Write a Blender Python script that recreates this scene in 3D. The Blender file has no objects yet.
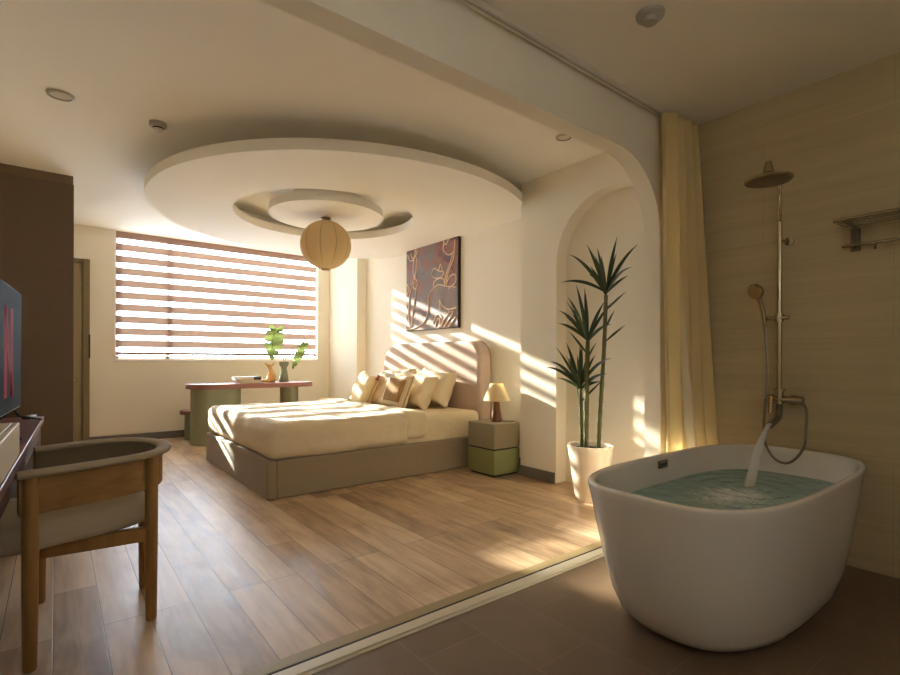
import bpy, bmesh, math, random
from mathutils import Vector, Matrix, noise as mnoise
random.seed(7)
PI = math.pi
scene = bpy.context.scene
COL = scene.collection

# ------------------------------------------------------------------ materials
def lin(h, k=1.0):
    h = h.lstrip('#')
    out = []
    for i in (0, 2, 4):
        c = int(h[i:i+2], 16) / 255
        c = c / 12.92 if c <= .04045 else ((c + .055) / 1.055) ** 2.4
        out.append(min(1.0, c * k))
    return (*out, 1.0)

def new_mat(name):
    m = bpy.data.materials.new(name)
    m.use_nodes = True
    nt = m.node_tree
    nt.nodes.clear()
    out = nt.nodes.new('ShaderNodeOutputMaterial')
    return m, nt, out

def N(nt, kind, **kw):
    n = nt.nodes.new(kind)
    for k, v in kw.items():
        if k in n.inputs:
            n.inputs[k].default_value = v
        else:
            setattr(n, k, v)
    return n

def mapping(nt, scale=(1, 1, 1), rot=(0, 0, 0), loc=(0, 0, 0)):
    tc = nt.nodes.new('ShaderNodeTexCoord')
    mp = nt.nodes.new('ShaderNodeMapping')
    mp.inputs['Scale'].default_value = scale
    mp.inputs['Rotation'].default_value = rot
    mp.inputs['Location'].default_value = loc
    nt.links.new(tc.outputs['Object'], mp.inputs['Vector'])
    return mp.outputs['Vector']

def mat(name, hexcol, rough=.6, metal=0, k=1.0, var=.06, vscale=(3, 3, 3), bump=0, bscale=40, bdist=.005, sheen=0, coat=0,
        transl=None, spec=.5, emit=None):
    m, nt, out = new_mat(name)
    p = nt.nodes.new('ShaderNodeBsdfPrincipled')
    base = lin(hexcol, k)
    L = nt.links.new
    v = mapping(nt, vscale)
    nz = N(nt, 'ShaderNodeTexNoise', Scale=1.0, Detail=3.0)
    L(v, nz.inputs['Vector'])
    mx = nt.nodes.new('ShaderNodeMix'); mx.data_type = 'RGBA'
    mx.inputs['A'].default_value = tuple(c * (1 - var) for c in base[:3]) + (1,)
    mx.inputs['B'].default_value = tuple(min(1, c * (1 + var)) for c in base[:3]) + (1,)
    L(nz.outputs['Fac'], mx.inputs['Factor'])
    L(mx.outputs['Result'], p.inputs['Base Color'])
    p.inputs['Roughness'].default_value = rough
    p.inputs['Metallic'].default_value = metal
    p.inputs['Specular IOR Level'].default_value = spec
    p.inputs['Sheen Weight'].default_value = sheen
    p.inputs['Coat Weight'].default_value = coat
    if emit:
        p.inputs['Emission Color'].default_value = lin(emit[0])
        p.inputs['Emission Strength'].default_value = emit[1]
    if bump:
        b = N(nt, 'ShaderNodeTexNoise', Scale=bscale, Detail=2.0)
        L(mapping(nt), b.inputs['Vector'])
        bp = N(nt, 'ShaderNodeBump', Strength=bump, Distance=bdist)
        L(b.outputs['Fac'], bp.inputs['Height'])
        L(bp.outputs['Normal'], p.inputs['Normal'])
    if transl:
        t = nt.nodes.new('ShaderNodeBsdfTranslucent')
        t.inputs['Color'].default_value = lin(transl[0])
        ms = N(nt, 'ShaderNodeMixShader'); ms.inputs[0].default_value = transl[1]
        L(p.outputs[0], ms.inputs[1]); L(t.outputs[0], ms.inputs[2])
        L(ms.outputs[0], out.inputs[0])
    else:
        L(p.outputs[0], out.inputs[0])
    return m

def wood_floor_mat():
    m, nt, out = new_mat('oak_planks')
    L = nt.links.new
    p = nt.nodes.new('ShaderNodeBsdfPrincipled')
    v = mapping(nt, rot=(0, 0, PI / 2), loc=(0, .006, 0))
    br = N(nt, 'ShaderNodeTexBrick', Scale=1.0)
    br.inputs['Color1'].default_value = (0, 0, 0, 1); br.inputs['Color2'].default_value = (1, 1, 1, 1)
    br.inputs['Mortar'].default_value = (.5, .5, .5, 1)
    br.inputs['Brick Width'].default_value = 1.25; br.inputs['Row Height'].default_value = .163
    br.inputs['Mortar Size'].default_value = .0022; br.inputs['Mortar Smooth'].default_value = .3
    br.offset = .37; br.offset_frequency = 3
    L(v, br.inputs['Vector'])
    g = N(nt, 'ShaderNodeTexNoise', Scale=1.0, Detail=6.0, Roughness=.62, Distortion=.6)
    L(mapping(nt, scale=(17, 1.6, 1)), g.inputs['Vector'])
    k = N(nt, 'ShaderNodeTexNoise', Scale=2.1, Detail=3.0, Distortion=1.2)
    L(mapping(nt, scale=(2.2, .8, 1)), k.inputs['Vector'])
    ramp = nt.nodes.new('ShaderNodeValToRGB')
    e = ramp.color_ramp.elements
    e[0].position = .25; e[0].color = lin(FLOOR[0])
    e[1].position = .78; e[1].color = lin(FLOOR[2])
    md = ramp.color_ramp.elements.new(.5); md.color = lin(FLOOR[1])
    a1 = N(nt, 'ShaderNodeMath', operation='MULTIPLY_ADD'); a1.inputs[1].default_value = .30; a1.inputs[2].default_value = -.15
    L(br.outputs['Color'], a1.inputs[0])
    a2 = N(nt, 'ShaderNodeMath', operation='MULTIPLY_ADD'); a2.inputs[1].default_value = .75; a2.inputs[2].default_value = .12
    L(g.outputs['Fac'], a2.inputs[0])
    a3 = N(nt, 'ShaderNodeMath', operation='ADD'); L(a1.outputs[0], a3.inputs[0]); L(a2.outputs[0], a3.inputs[1])
    a4 = N(nt, 'ShaderNodeMath', operation='MULTIPLY_ADD'); a4.inputs[1].default_value = .55; a4.inputs[2].default_value = -.27
    L(k.outputs['Fac'], a4.inputs[0])
    a5 = N(nt, 'ShaderNodeMath', operation='ADD'); L(a3.outputs[0], a5.inputs[0]); L(a4.outputs[0], a5.inputs[1])
    L(a5.outputs[0], ramp.inputs['Fac'])
    mx = nt.nodes.new('ShaderNodeMix'); mx.data_type = 'RGBA'
    mx.inputs['B'].default_value = lin('#33241a')
    sm = N(nt, 'ShaderNodeMath', operation='MULTIPLY'); sm.inputs[1].default_value = .75
    L(br.outputs['Fac'], sm.inputs[0]); L(sm.outputs[0], mx.inputs['Factor']); L(ramp.outputs['Color'], mx.inputs['A'])
    L(mx.outputs['Result'], p.inputs['Base Color'])
    rr = N(nt, 'ShaderNodeMath', operation='MULTIPLY_ADD'); rr.inputs[1].default_value = .22; rr.inputs[2].default_value = .24
    L(g.outputs['Fac'], rr.inputs[0]); L(rr.outputs[0], p.inputs['Roughness'])
    bp = N(nt, 'ShaderNodeBump', Strength=.35, Distance=.002)
    inv = N(nt, 'ShaderNodeMath', operation='SUBTRACT'); inv.inputs[0].default_value = 1.0
    L(br.outputs['Fac'], inv.inputs[1]); L(inv.outputs[0], bp.inputs['Height'])
    L(bp.outputs['Normal'], p.inputs['Normal'])
    L(p.outputs[0], out.inputs[0])
    return m

def tile_mat(name, c1, c2, grout, w, h, rot, loc, offset, rough, freq=2, mortar=.004, streak=None, spec=.5):
    m, nt, out = new_mat(name)
    L = nt.links.new
    p = nt.nodes.new('ShaderNodeBsdfPrincipled')
    br = N(nt, 'ShaderNodeTexBrick', Scale=1.0)
    br.inputs['Color1'].default_value = lin(c1); br.inputs['Color2'].default_value = lin(c2)
    br.inputs['Mortar'].default_value = lin(grout)
    br.inputs['Brick Width'].default_value = w; br.inputs['Row Height'].default_value = h
    br.inputs['Mortar Size'].default_value = mortar; br.inputs['Mortar Smooth'].default_value = .2
    br.offset = offset; br.offset_frequency = freq
    L(mapping(nt, rot=rot, loc=loc), br.inputs['Vector'])
    g = N(nt, 'ShaderNodeTexNoise', Scale=1.0, Detail=6.0, Roughness=.6, Distortion=.4)
    L(mapping(nt, scale=streak or (4, 4, 4)), g.inputs['Vector'])
    hs = nt.nodes.new('ShaderNodeMix'); hs.data_type = 'RGBA'; hs.blend_type = 'MULTIPLY'
    hs.inputs['Factor'].default_value = 1.0
    rp = nt.nodes.new('ShaderNodeValToRGB')
    s = .84 if streak else .86
    rp.color_ramp.elements[0].position = .3; rp.color_ramp.elements[0].color = (s, s, s, 1)
    rp.color_ramp.elements[1].position = .7; rp.color_ramp.elements[1].color = (1, 1, 1, 1)
    L(g.outputs['Fac'], rp.inputs['Fac'])
    L(br.outputs['Color'], hs.inputs['A']); L(rp.outputs['Color'], hs.inputs['B'])
    L(hs.outputs['Result'], p.inputs['Base Color'])
    p.inputs['Roughness'].default_value = rough
    p.inputs['Specular IOR Level'].default_value = spec
    L(p.outputs[0], out.inputs[0])
    return m

def wood_mat(name, c1, c2, scale, rough=.45, axis=2):
    m, nt, out = new_mat(name)
    L = nt.links.new
    p = nt.nodes.new('ShaderNodeBsdfPrincipled')
    sc = [scale] * 3; sc[axis] = scale * .08
    g = N(nt, 'ShaderNodeTexNoise', Scale=1.0, Detail=5.0, Distortion=.5)
    L(mapping(nt, scale=sc), g.inputs['Vector'])
    rp = nt.nodes.new('ShaderNodeValToRGB')
    rp.color_ramp.elements[0].position = .3; rp.color_ramp.elements[0].color = lin(c1)
    rp.color_ramp.elements[1].position = .7; rp.color_ramp.elements[1].color = lin(c2)
    L(g.outputs['Fac'], rp.inputs['Fac']); L(rp.outputs['Color'], p.inputs['Base Color'])
    p.inputs['Roughness'].default_value = rough
    L(p.outputs[0], out.inputs[0])
    return m

def glass_mat():
    m, nt, out = new_mat('window_glass')
    L = nt.links.new
    t = nt.nodes.new('ShaderNodeBsdfTransparent'); t.inputs['Color'].default_value = (.95, .97, .96, 1)
    g = N(nt, 'ShaderNodeBsdfGlossy', Roughness=.02)
    f = N(nt, 'ShaderNodeFresnel', IOR=1.45)
    mx = nt.nodes.new('ShaderNodeMixShader')
    L(f.outputs[0], mx.inputs[0]); L(t.outputs[0], mx.inputs[1]); L(g.outputs[0], mx.inputs[2])
    L(mx.outputs[0], out.inputs[0])
    return m

def sheer_mat(name, trans, tcol, dcol, tr_fac):
    """woven sheer: part see-through, part scattering"""
    m, nt, out = new_mat(name)
    L = nt.links.new
    t = nt.nodes.new('ShaderNodeBsdfTransparent'); t.inputs['Color'].default_value = lin(trans)
    tl = nt.nodes.new('ShaderNodeBsdfTranslucent'); tl.inputs['Color'].default_value = lin(tcol)
    d = nt.nodes.new('ShaderNodeBsdfDiffuse'); d.inputs['Color'].default_value = lin(dcol)
    m1 = nt.nodes.new('ShaderNodeMixShader'); m1.inputs[0].default_value = .5
    L(tl.outputs[0], m1.inputs[1]); L(d.outputs[0], m1.inputs[2])
    nz = N(nt, 'ShaderNodeTexNoise', Scale=1.0, Detail=2.0)
    L(mapping(nt, (60, 60, 400)), nz.inputs['Vector'])
    ma = N(nt, 'ShaderNodeMath', operation='MULTIPLY_ADD'); ma.inputs[1].default_value = .12; ma.inputs[2].default_value = tr_fac - .06
    L(nz.outputs['Fac'], ma.inputs[0])
    m2 = nt.nodes.new('ShaderNodeMixShader')
    L(ma.outputs[0], m2.inputs[0]); L(m1.outputs[0], m2.inputs[1]); L(t.outputs[0], m2.inputs[2])
    L(m2.outputs[0], out.inputs[0])
    return m

def water_mat(name, tcol, dcol, tfac):
    m, nt, out = new_mat(name)
    L = nt.links.new
    t = nt.nodes.new('ShaderNodeBsdfTransparent'); t.inputs['Color'].default_value = lin(tcol)
    d = nt.nodes.new('ShaderNodeBsdfDiffuse'); d.inputs['Color'].default_value = lin(dcol)
    m1 = nt.nodes.new('ShaderNodeMixShader'); m1.inputs[0].default_value = tfac
    L(d.outputs[0], m1.inputs[1]); L(t.outputs[0], m1.inputs[2])
    g = N(nt, 'ShaderNodeBsdfGlossy', Roughness=.05)
    f = N(nt, 'ShaderNodeFresnel', IOR=1.33)
    nz = N(nt, 'ShaderNodeTexNoise', Scale=9.0, Detail=3.0)
    L(mapping(nt), nz.inputs['Vector'])
    bp = N(nt, 'ShaderNodeBump', Strength=.5, Distance=.02)
    L(nz.outputs['Fac'], bp.inputs['Height'])
    L(bp.outputs['Normal'], g.inputs['Normal']); L(bp.outputs['Normal'], f.inputs['Normal'])
    # churned white patch where the stream lands: a noisy blob in the water itself
    tcx = nt.nodes.new('ShaderNodeTexCoord')
    ds = N(nt, 'ShaderNodeVectorMath', operation='DISTANCE'); ds.inputs[1].default_value = CHURN
    sc_ = N(nt, 'ShaderNodeVectorMath', operation='MULTIPLY'); sc_.inputs[1].default_value = (1, 1.5, 0)
    L(tcx.outputs['Object'], sc_.inputs[0]); L(sc_.outputs[0], ds.inputs[0])
    fn = N(nt, 'ShaderNodeTexNoise', Scale=22.0, Detail=6.0, Roughness=.7, Distortion=1.0)
    L(mapping(nt), fn.inputs['Vector'])
    fa = N(nt, 'ShaderNodeMath', operation='MULTIPLY_ADD'); fa.inputs[1].default_value = -3.3; fa.inputs[2].default_value = .62
    L(ds.outputs['Value'], fa.inputs[0])
    fb = N(nt, 'ShaderNodeMath', operation='MULTIPLY_ADD', use_clamp=True); fb.inputs[1].default_value = 2.2; 
    L(fn.outputs['Fac'], fb.inputs[0])
    fc = N(nt, 'ShaderNodeMath', operation='ADD'); fc.inputs[1].default_value = -.92; L(fa.outputs[0], fc.inputs[0]); L(fc.outputs[0], fb.inputs[2])
    wd_ = nt.nodes.new('ShaderNodeBsdfDiffuse'); wd_.inputs['Color'].default_value = lin('#f4f8f6')
    m3 = nt.nodes.new('ShaderNodeMixShader')
    fd = N(nt, 'ShaderNodeMath', operation='MULTIPLY', use_clamp=True); fd.inputs[1].default_value = .95; L(fb.outputs[0], fd.inputs[0])
    L(fd.outputs[0], m3.inputs[0]); L(m1.outputs[0], m3.inputs[1]); L(wd_.outputs[0], m3.inputs[2])
    m2 = nt.nodes.new('ShaderNodeMixShader')
    L(f.outputs[0], m2.inputs[0]); L(m3.outputs[0], m2.inputs[1]); L(g.outputs[0], m2.inputs[2])
    L(m2.outputs[0], out.inputs[0])
    return m

def art_mat():
    m, nt, out = new_mat('painted_canvas')
    L = nt.links.new
    p = nt.nodes.new('ShaderNodeBsdfPrincipled')
    n1 = N(nt, 'ShaderNodeTexNoise', Scale=2.4, Detail=6.0, Roughness=.65, Distortion=.8)
    L(mapping(nt, loc=(3.1, .4, 1.7)), n1.inputs['Vector'])
    rp = nt.nodes.new('ShaderNodeValToRGB')
    e = rp.color_ramp.elements
    e[0].position = .30; e[0].color = lin('#5b4440')
    e[1].position = .72; e[1].color = lin('#7f8b8e')
    for pos, c in ((.42, '#9a6555'), (.52, '#77706c'), (.6, '#957c70')):
        q = e.new(pos); q.color = lin(c)
    # the ground turns from rusty brown at the top to slate at the foot
    tc = nt.nodes.new('ShaderNodeTexCoord'); sx = nt.nodes.new('ShaderNodeSeparateXYZ')
    L(tc.outputs['Object'], sx.inputs[0])
    ma = N(nt, 'ShaderNodeMath', operation='MULTIPLY_ADD'); ma.inputs[1].default_value = -.20; ma.inputs[2].default_value = .02
    L(sx.outputs['Z'], ma.inputs[0])
    ad = N(nt, 'ShaderNodeMath', operation='ADD'); L(n1.outputs['Fac'], ad.inputs[0]); L(ma.outputs[0], ad.inputs[1])
    L(ad.outputs[0], rp.inputs['Fac'])
    L(rp.outputs['Color'], p.inputs['Base Color'])
    p.inputs['Roughness'].default_value = .7
    L(p.outputs[0], out.inputs[0])
    return m

CHURN = (.02, .03, 0)
FLOOR = ('#8e7459', '#c1a281', '#e0c8a8')
M = {}
M['floor'] = wood_floor_mat()
M['tile'] = tile_mat('brown_floor_tile', '#725d49', '#77624e', '#7f6b57', .6, .3, (0, 0, PI / 2), (0, .15, 0), .5, .38, spec=.4)
M['shower_wall'] = tile_mat('silk_wall_tile', '#c1ae86', '#c5b28a', '#b5a37b', 1.2, .6, (0, PI / 2, PI / 2), (0, 0, 0), .5, .42,
                            mortar=.002, streak=(1, 1.1, 26))
M['wall'] = mat('cream_plaster', '#f0e8d6', .85, var=.02, bump=.05, bscale=60)
M['ceiling'] = mat('ceiling_paint', '#f3eee4', .85, var=.015)
M['bath_ceiling'] = mat('bathroom_ceiling_paint', '#efe8da', .85, var=.02)
M['baseboard'] = mat('grey_baseboard', '#6d665c', .5)
M['white_frame'] = mat('white_upvc', '#f2f0ec', .35, var=.02)
M['glass'] = glass_mat()
M['sheer'] = sheer_mat('sheer_band', '#ffffff', '#f4f4f2', '#ece8e0', .42)
M['band'] = mat('taupe_band', '#a07c68', .85, var=.05, vscale=(3, 3, 40), transl=('#a38c7c', .036))
M['threshold'] = mat('door_track_metal', '#cfc6b2', .45, metal=.25)
M['groove'] = mat('dark_groove', '#221a12', .8)
M['trimwood'] = mat('tan_edge_strip', '#a08c64', .45)
M['bedfab'] = mat('greige_upholstery', '#97876e', .9, var=.05, vscale=(30, 30, 30), bump=.15, bscale=300, sheen=.2)
M['headfab'] = mat('taupe_upholstery', '#c2ab9b', .9, var=.04, vscale=(20, 20, 20), bump=.12, bscale=300, sheen=.2)
M['linen'] = mat('cream_linen', '#e4d2b2', .9, var=.03, bump=.6, bscale=6, bdist=.03, sheen=.15)
M['linen2'] = mat('warm_white_cotton', '#e6d5b3', .9, var=.03, bump=.5, bscale=9, bdist=.02)
M['cushion_tan'] = mat('oat_cushion_cloth', '#e3cfa4', .9, var=.06, bump=.15, bscale=120)
M['cushion_pink'] = mat('blush_beige_cloth', '#d8bd9a', .9, var=.06, bump=.15, bscale=120)
M['patch'] = mat('brown_woven_patch', '#9a7444', .9, var=.3, vscale=(3, 90, 3), bump=.2, bscale=200)
M['tassel'] = mat('rust_tassel', '#8c4a22', .9, var=.2, vscale=(90, 90, 20))
M['piping'] = mat('dark_cream_piping', '#b79a6a', .8)
M['ns_top'] = mat('greige_lacquer', '#93866a', .5, var=.03)
M['green'] = mat('olive_green_lacquer', '#8a8e5c', .5, var=.03)
M['sage'] = mat('sage_green_laminate', '#8b8e74', .5, var=.03)
M['maroon'] = mat('maroon_laminate', '#8e5f54', .4, var=.05)
M['desk_maroon'] = mat('dark_maroon_laminate', '#6b3f3a', .35, var=.05)
M['desk_dark'] = mat('deep_maroon_board', '#3a2224', .5)
M['mauve'] = mat('mauve_board', '#8f8180', .5)
M['cream_box'] = mat('cream_lacquer', '#cdbf9f', .45)
M['wardrobe'] = mat('brown_laminate', '#604c38', .55, var=.04, vscale=(1, 1, 9))
M['wardrobe_trim'] = mat('light_brown_laminate', '#776249', .55)
M['door'] = mat('olive_door_board', '#958560', .5, var=.03)
M['door_frame'] = mat('olive_door_frame', '#7b6a48', .5, var=.03)
M['chrome'] = mat('brushed_nickel', '#b9ac94', .22, metal=1, var=.03)
M['chrome_dark'] = mat('dark_nickel', '#857b6a', .3, metal=1, var=.03)
M['lever'] = mat('pale_gold_metal', '#e0c79a', .25, metal=.8)
M['tub'] = mat('white_acrylic', '#ddd6cb', .16, var=.01, coat=.3)
M['water'] = water_mat('teal_bath_water', '#d2ece8', '#b6d8d4', .35)
M['foam'] = sheer_mat('white_splash_foam', '#ffffff', '#ffffff', '#f6f8f6', .2)
M['stream'] = sheer_mat('running_water', '#ffffff', '#ffffff', '#f8f6f0', .45)
M['chair_wood'] = wood_mat('oak_chair_wood', '#8a6232', '#a87c44', 30, .5, axis=2)
M['chair_panel'] = wood_mat('oak_chair_panel', '#86602f', '#9c7440', 30, .5, axis=0)
M['chair_rim'] = mat('grey_felt_rim', '#a3947c', .8, bump=.1, bscale=200)
M['chair_in'] = mat('taupe_inner_padding', '#73644e', .9, bump=.1, bscale=200)
M['seat'] = mat('greige_seat_cloth', '#b0a086', .95, var=.05, vscale=(60, 60, 60), bump=.15, bscale=300)
M['tv_body'] = mat('black_plastic', '#161514', .4)
M['tv_screen'] = mat('dark_screen', '#0c0d09', .75, var=.03, spec=.05, emit=('#2a2f26', .03))
M['red'] = mat('red_screen_mark', '#7d1019', .7, spec=.04, emit=('#a01a28', .05))
M['lamp_wood'] = wood_mat('walnut_lamp_wood', '#5a3519', '#7d4d27', 60, .4)
M['shade'] = mat('cream_lamp_shade', '#efdfb6', .85, transl=('#f2dfae', .35))
M['globe'] = mat('cream_lantern_cloth', '#e4d0a6', .9, var=.04, transl=('#e6cb98', .35))
M['globe_rib'] = mat('lantern_rib', '#b08f5c', .85)
M['metal_cup'] = mat('warm_brass_cup', '#9c8162', .35, metal=.7)
M['white_plastic'] = mat('white_plastic', '#d8cfc0', .4)
M['grey_plastic'] = mat('grey_plastic', '#aaa294', .4)
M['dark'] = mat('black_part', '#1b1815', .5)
M['pot'] = mat('cream_ceramic', '#ead9c2', .4, var=.02)
M['soil'] = mat('dark_soil', '#2e2318', .95, var=.4, vscale=(60, 60, 60))
M['cane'] = mat('green_brown_cane', '#565428', .7, var=.4, vscale=(10, 10, 90), bump=.3, bscale=60)
M['leaf'] = mat('dark_green_leaf', '#2c3a1f', .4, var=.3, vscale=(8, 8, 8), transl=('#46602a', .12))
M['monstera'] = mat('fresh_green_leaf', '#788c48', .45, var=.25, vscale=(20, 20, 20), transl=('#8a9c58', .18))
M['stem'] = mat('pale_green_stem', '#8c9a5c', .5)
M['vase'] = mat('grey_green_vase', '#727c66', .5)
M['figure_wood'] = wood_mat('yellow_carved_wood', '#b98d4c', '#d9b273', 40, .45)
M['book_grey'] = mat('grey_book_cover', '#8b857e', .6)
M['book_dark'] = mat('dark_book_print', '#3c3632', .6)
M['book_white'] = mat('white_book_cover', '#d8d0c4', .6)
M['paper'] = mat('book_pages', '#e8dfcb', .9)
M['curtain'] = mat('pale_yellow_curtain', '#f2e0ae', .9, var=.04, vscale=(3, 3, 1), transl=('#f8ecc4', .5))
M['curtain_edge'] = mat('lit_curtain_edge', '#f6eed6', .9, var=.04, transl=('#faf2dc', .5))  # paler than the drape: light on this strip is put into its colour
M['art'] = art_mat()
M['art_line'] = mat('pale_painted_line', '#eed3bc', .8, var=.1)
M['canvas_edge'] = mat('dark_canvas_edge', '#1d1512', .6)

# ------------------------------------------------------------------ mesh helpers
def make(name, bm, m, parent=None, smooth=False, bevel=0, bseg=2, sub=0, recalc=True, label=None, auto=None):
    if recalc:
        bmesh.ops.recalc_face_normals(bm, faces=bm.faces[:])
    me = bpy.data.meshes.new(name)
    bm.to_mesh(me); bm.free()
    for x in (m if isinstance(m, (list, tuple)) else [m]):
        me.materials.append(x)
    o = bpy.data.objects.new(name, me)
    COL.objects.link(o)
    if smooth or auto:
        for f in me.polygons: f.use_smooth = True
    if auto:
        me.set_sharp_from_angle(angle=math.radians(auto))
    if parent is not None: o.parent = parent
    if bevel:
        b = o.modifiers.new('bevel', 'BEVEL'); b.width = bevel; b.segments = bseg; b.limit_method = 'ANGLE'
        b.angle_limit = math.radians(40)
        for f in me.polygons: f.use_smooth = True
        me.set_sharp_from_angle(angle=math.radians(50)) if not smooth else None
    if sub:
        s = o.modifiers.new('sub', 'SUBSURF'); s.levels = sub; s.render_levels = sub
    if label: o['label'] = label
    return o

def thing(name, label, cat, loc=(0, 0, 0), rz=0, group=None):
    o = bpy.data.objects.new(name, None)
    o.empty_display_size = .1
    o.location = loc; o.rotation_euler = (0, 0, rz)
    COL.objects.link(o)
    o['label'] = label; o['category'] = cat; o['kind'] = 'thing'
    if group: o['group'] = group
    return o

def tag(o, label, cat, group=None, kind='thing'):
    o['label'] = label; o['category'] = cat; o['kind'] = kind
    if group: o['group'] = group
    return o

def struct(name, bm, m, label, cat, **kw):
    o = make(name, bm, m, **kw)
    o['kind'] = 'structure'; o['label'] = label; o['category'] = cat
    return o

def box(bm, x0, x1, y0, y1, z0, z1, mi=0):
    vs = [bm.verts.new(p) for p in ((x0, y0, z0), (x1, y0, z0), (x1, y1, z0), (x0, y1, z0), (x0, y0, z1), (x1, y0, z1), (x1, y1, z1), (x0, y1, z1))]
    for q in ((3, 2, 1, 0), (4, 5, 6, 7), (0, 1, 5, 4), (1, 2, 6, 5), (2, 3, 7, 6), (3, 0, 4, 7)):
        f = bm.faces.new([vs[i] for i in q]); f.material_index = mi
    return vs

def bxm(*boxes):
    bm = bmesh.new()
    for b in boxes: box(bm, *b)
    return bm

def prism(bm, pts, fn, a, b, mi=0):
    """extrude a 2-D outline between fn(p, a) and fn(p, b)"""
    A = [bm.verts.new(fn(p, a)) for p in pts]; B = [bm.verts.new(fn(p, b)) for p in pts]
    n = len(pts)
    fs = [bm.faces.new(A[::-1]), bm.faces.new(B)]
    for i in range(n):
        fs.append(bm.faces.new((A[i], A[(i + 1) % n], B[(i + 1) % n], B[i])))
    for f in fs: f.material_index = mi
    return bm

def lathe(bm, prof, c=(0, 0, 0), seg=40, closed=False, mi=0):
    rings = []
    for r, z in prof:
        if r < 1e-5:
            rings.append([bm.verts.new((c[0], c[1], c[2] + z))])
        else:
            rings.append([bm.verts.new((c[0] + r * math.cos(2 * PI * i / seg), c[1] + r * math.sin(2 * PI * i / seg), c[2] + z)) for i in range(seg)])
    pairs = list(zip(rings, rings[1:]))
    if closed: pairs.append((rings[-1], rings[0]))
    for A, B in pairs:
        for i in range(seg):
            j = (i + 1) % seg
            if len(A) == 1 and len(B) == 1: continue
            if len(A) == 1: f = bm.faces.new((A[0], B[j], B[i]))
            elif len(B) == 1: f = bm.faces.new((A[i], A[j], B[0]))
            else: f = bm.faces.new((A[i], A[j], B[j], B[i]))
            f.material_index = mi
    return bm

def catmull(P, n=8, closed=False):
    P = [Vector(p) for p in P]
    out = []
    m = len(P)
    rng = range(m) if closed else range(m - 1)
    for i in rng:
        if closed:
            p0, p1, p2, p3 = P[(i - 1) % m], P[i], P[(i + 1) % m], P[(i + 2) % m]
        else:
            p0, p1, p2, p3 = P[max(i - 1, 0)], P[i], P[i + 1], P[min(i + 2, m - 1)]
        for k in range(n):
            t = k / n
            out.append(.5 * ((2 * p1) + (-p0 + p2) * t + (2 * p0 - 5 * p1 + 4 * p2 - p3) * t * t + (-p0 + 3 * p1 - 3 * p2 + p3) * t ** 3))
    if not closed: out.append(P[-1])
    return out

def frames(pts):
    res = []
    up = Vector((0, 0, 1))
    n = len(pts)
    prev = None
    for i in range(n):
        t = (pts[min(i + 1, n - 1)] - pts[max(i - 1, 0)]).normalized()
        if prev is None:
            a = up if abs(t.dot(up)) < .95 else Vector((1, 0, 0))
            u = a.cross(t).normalized()
        else:
            u = (prev - t * prev.dot(t)).normalized()
        prev = u
        res.append((t, u, t.cross(u)))
    return res

def tube(bm, pts, r, seg=10, caps=True, mi=0, scale2=1.0):
    pts = [Vector(p) for p in pts]
    R = r if callable(r) else (lambda t: r)
    fr = frames(pts)
    rings = []
    for i, (p, (t, u, v)) in enumerate(zip(pts, fr)):
        rr = R(i / max(1, len(pts) - 1))
        rings.append([bm.verts.new(p + u * rr * math.cos(2 * PI * k / seg) + v * rr * scale2 * math.sin(2 * PI * k / seg)) for k in range(seg)])
    for A, B in zip(rings, rings[1:]):
        for k in range(seg):
            f = bm.faces.new((A[k], A[(k + 1) % seg], B[(k + 1) % seg], B[k])); f.material_index = mi
    if caps:
        bm.faces.new(rings[0][::-1]).material_index = mi; bm.faces.new(rings[-1]).material_index = mi
    return bm

def rbox(bm, x0, x1, y0, y1, z0, z1, r, n=(16, 16, 8), wob=0, ws=4.0, seed=0, flat_bottom=False):
    """box with rounded edges of radius r, finely divided, optionally rumpled"""
    c = Vector(((x0 + x1) / 2, (y0 + y1) / 2, (z0 + z1) / 2)); h = Vector(((x1 - x0) / 2, (y1 - y0) / 2, (z1 - z0) / 2))
    cache = {}
    def vert(p):
        key = tuple(round(q, 5) for q in p)
        if key in cache: return cache[key]
        q = Vector(p)
        inn = Vector([max(-(h[i] - r), min(h[i] - r, q[i])) for i in range(3)])
        if flat_bottom and q.z < 0: inn.z = q.z
        d = q - inn
        if d.length > 1e-9: q = inn + d.normalized() * r
        w = c + q
        if wob:
            s = mnoise.noise(Vector((w.x * ws, w.y * ws, w.z * ws + seed))) * wob
            s += mnoise.noise(Vector((w.x * ws * 2.7 + seed, w.y * ws * 1.3, w.z * ws * 2))) * wob * .5
            nn = d.normalized() if d.length > 1e-9 else Vector((0, 0, 1))
            w = w + nn * s
        cache[key] = bm.verts.new(w)
        return cache[key]
    def face(ax, sgn):
        a, b = [(1, 2), (2, 0), (0, 1)][ax]
        na, nb = n[a], n[b]
        def lp(i, m, hh):
            # spread points: denser in the rounded ends
            k = max(2, int(m * .25)); mid = m - 2 * k
            rr = min(r, hh)
            if i <= k: return -hh + rr * (1 - math.cos(i / k * PI / 2)) if False else -hh + rr * i / k
            if i >= m - k: return hh - rr * (m - i) / k
            return -hh + rr + (2 * hh - 2 * rr) * (i - k) / mid
        for i in range(na):
            for j in range(nb):
                q = []
                for di, dj in ((0, 0), (1, 0), (1, 1), (0, 1)):
                    p = [0, 0, 0]; p[ax] = sgn * h[ax]; p[a] = lp(i + di, na, h[a]); p[b] = lp(j + dj, nb, h[b])
                    q.append(vert(p))
                if len(set(q)) == 4:
                    try: bm.faces.new(q if sgn > 0 else q[::-1])
                    except ValueError: pass
    for ax in range(3):
        for s in (-1, 1): face(ax, s)
    return bm

def arc(cx, cy, r, a0, a1, n=14):
    return [(cx + r * math.cos(math.radians(a0 + (a1 - a0) * i / n)), cy + r * math.sin(math.radians(a0 + (a1 - a0) * i / n))) for i in range(n + 1)]

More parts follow.
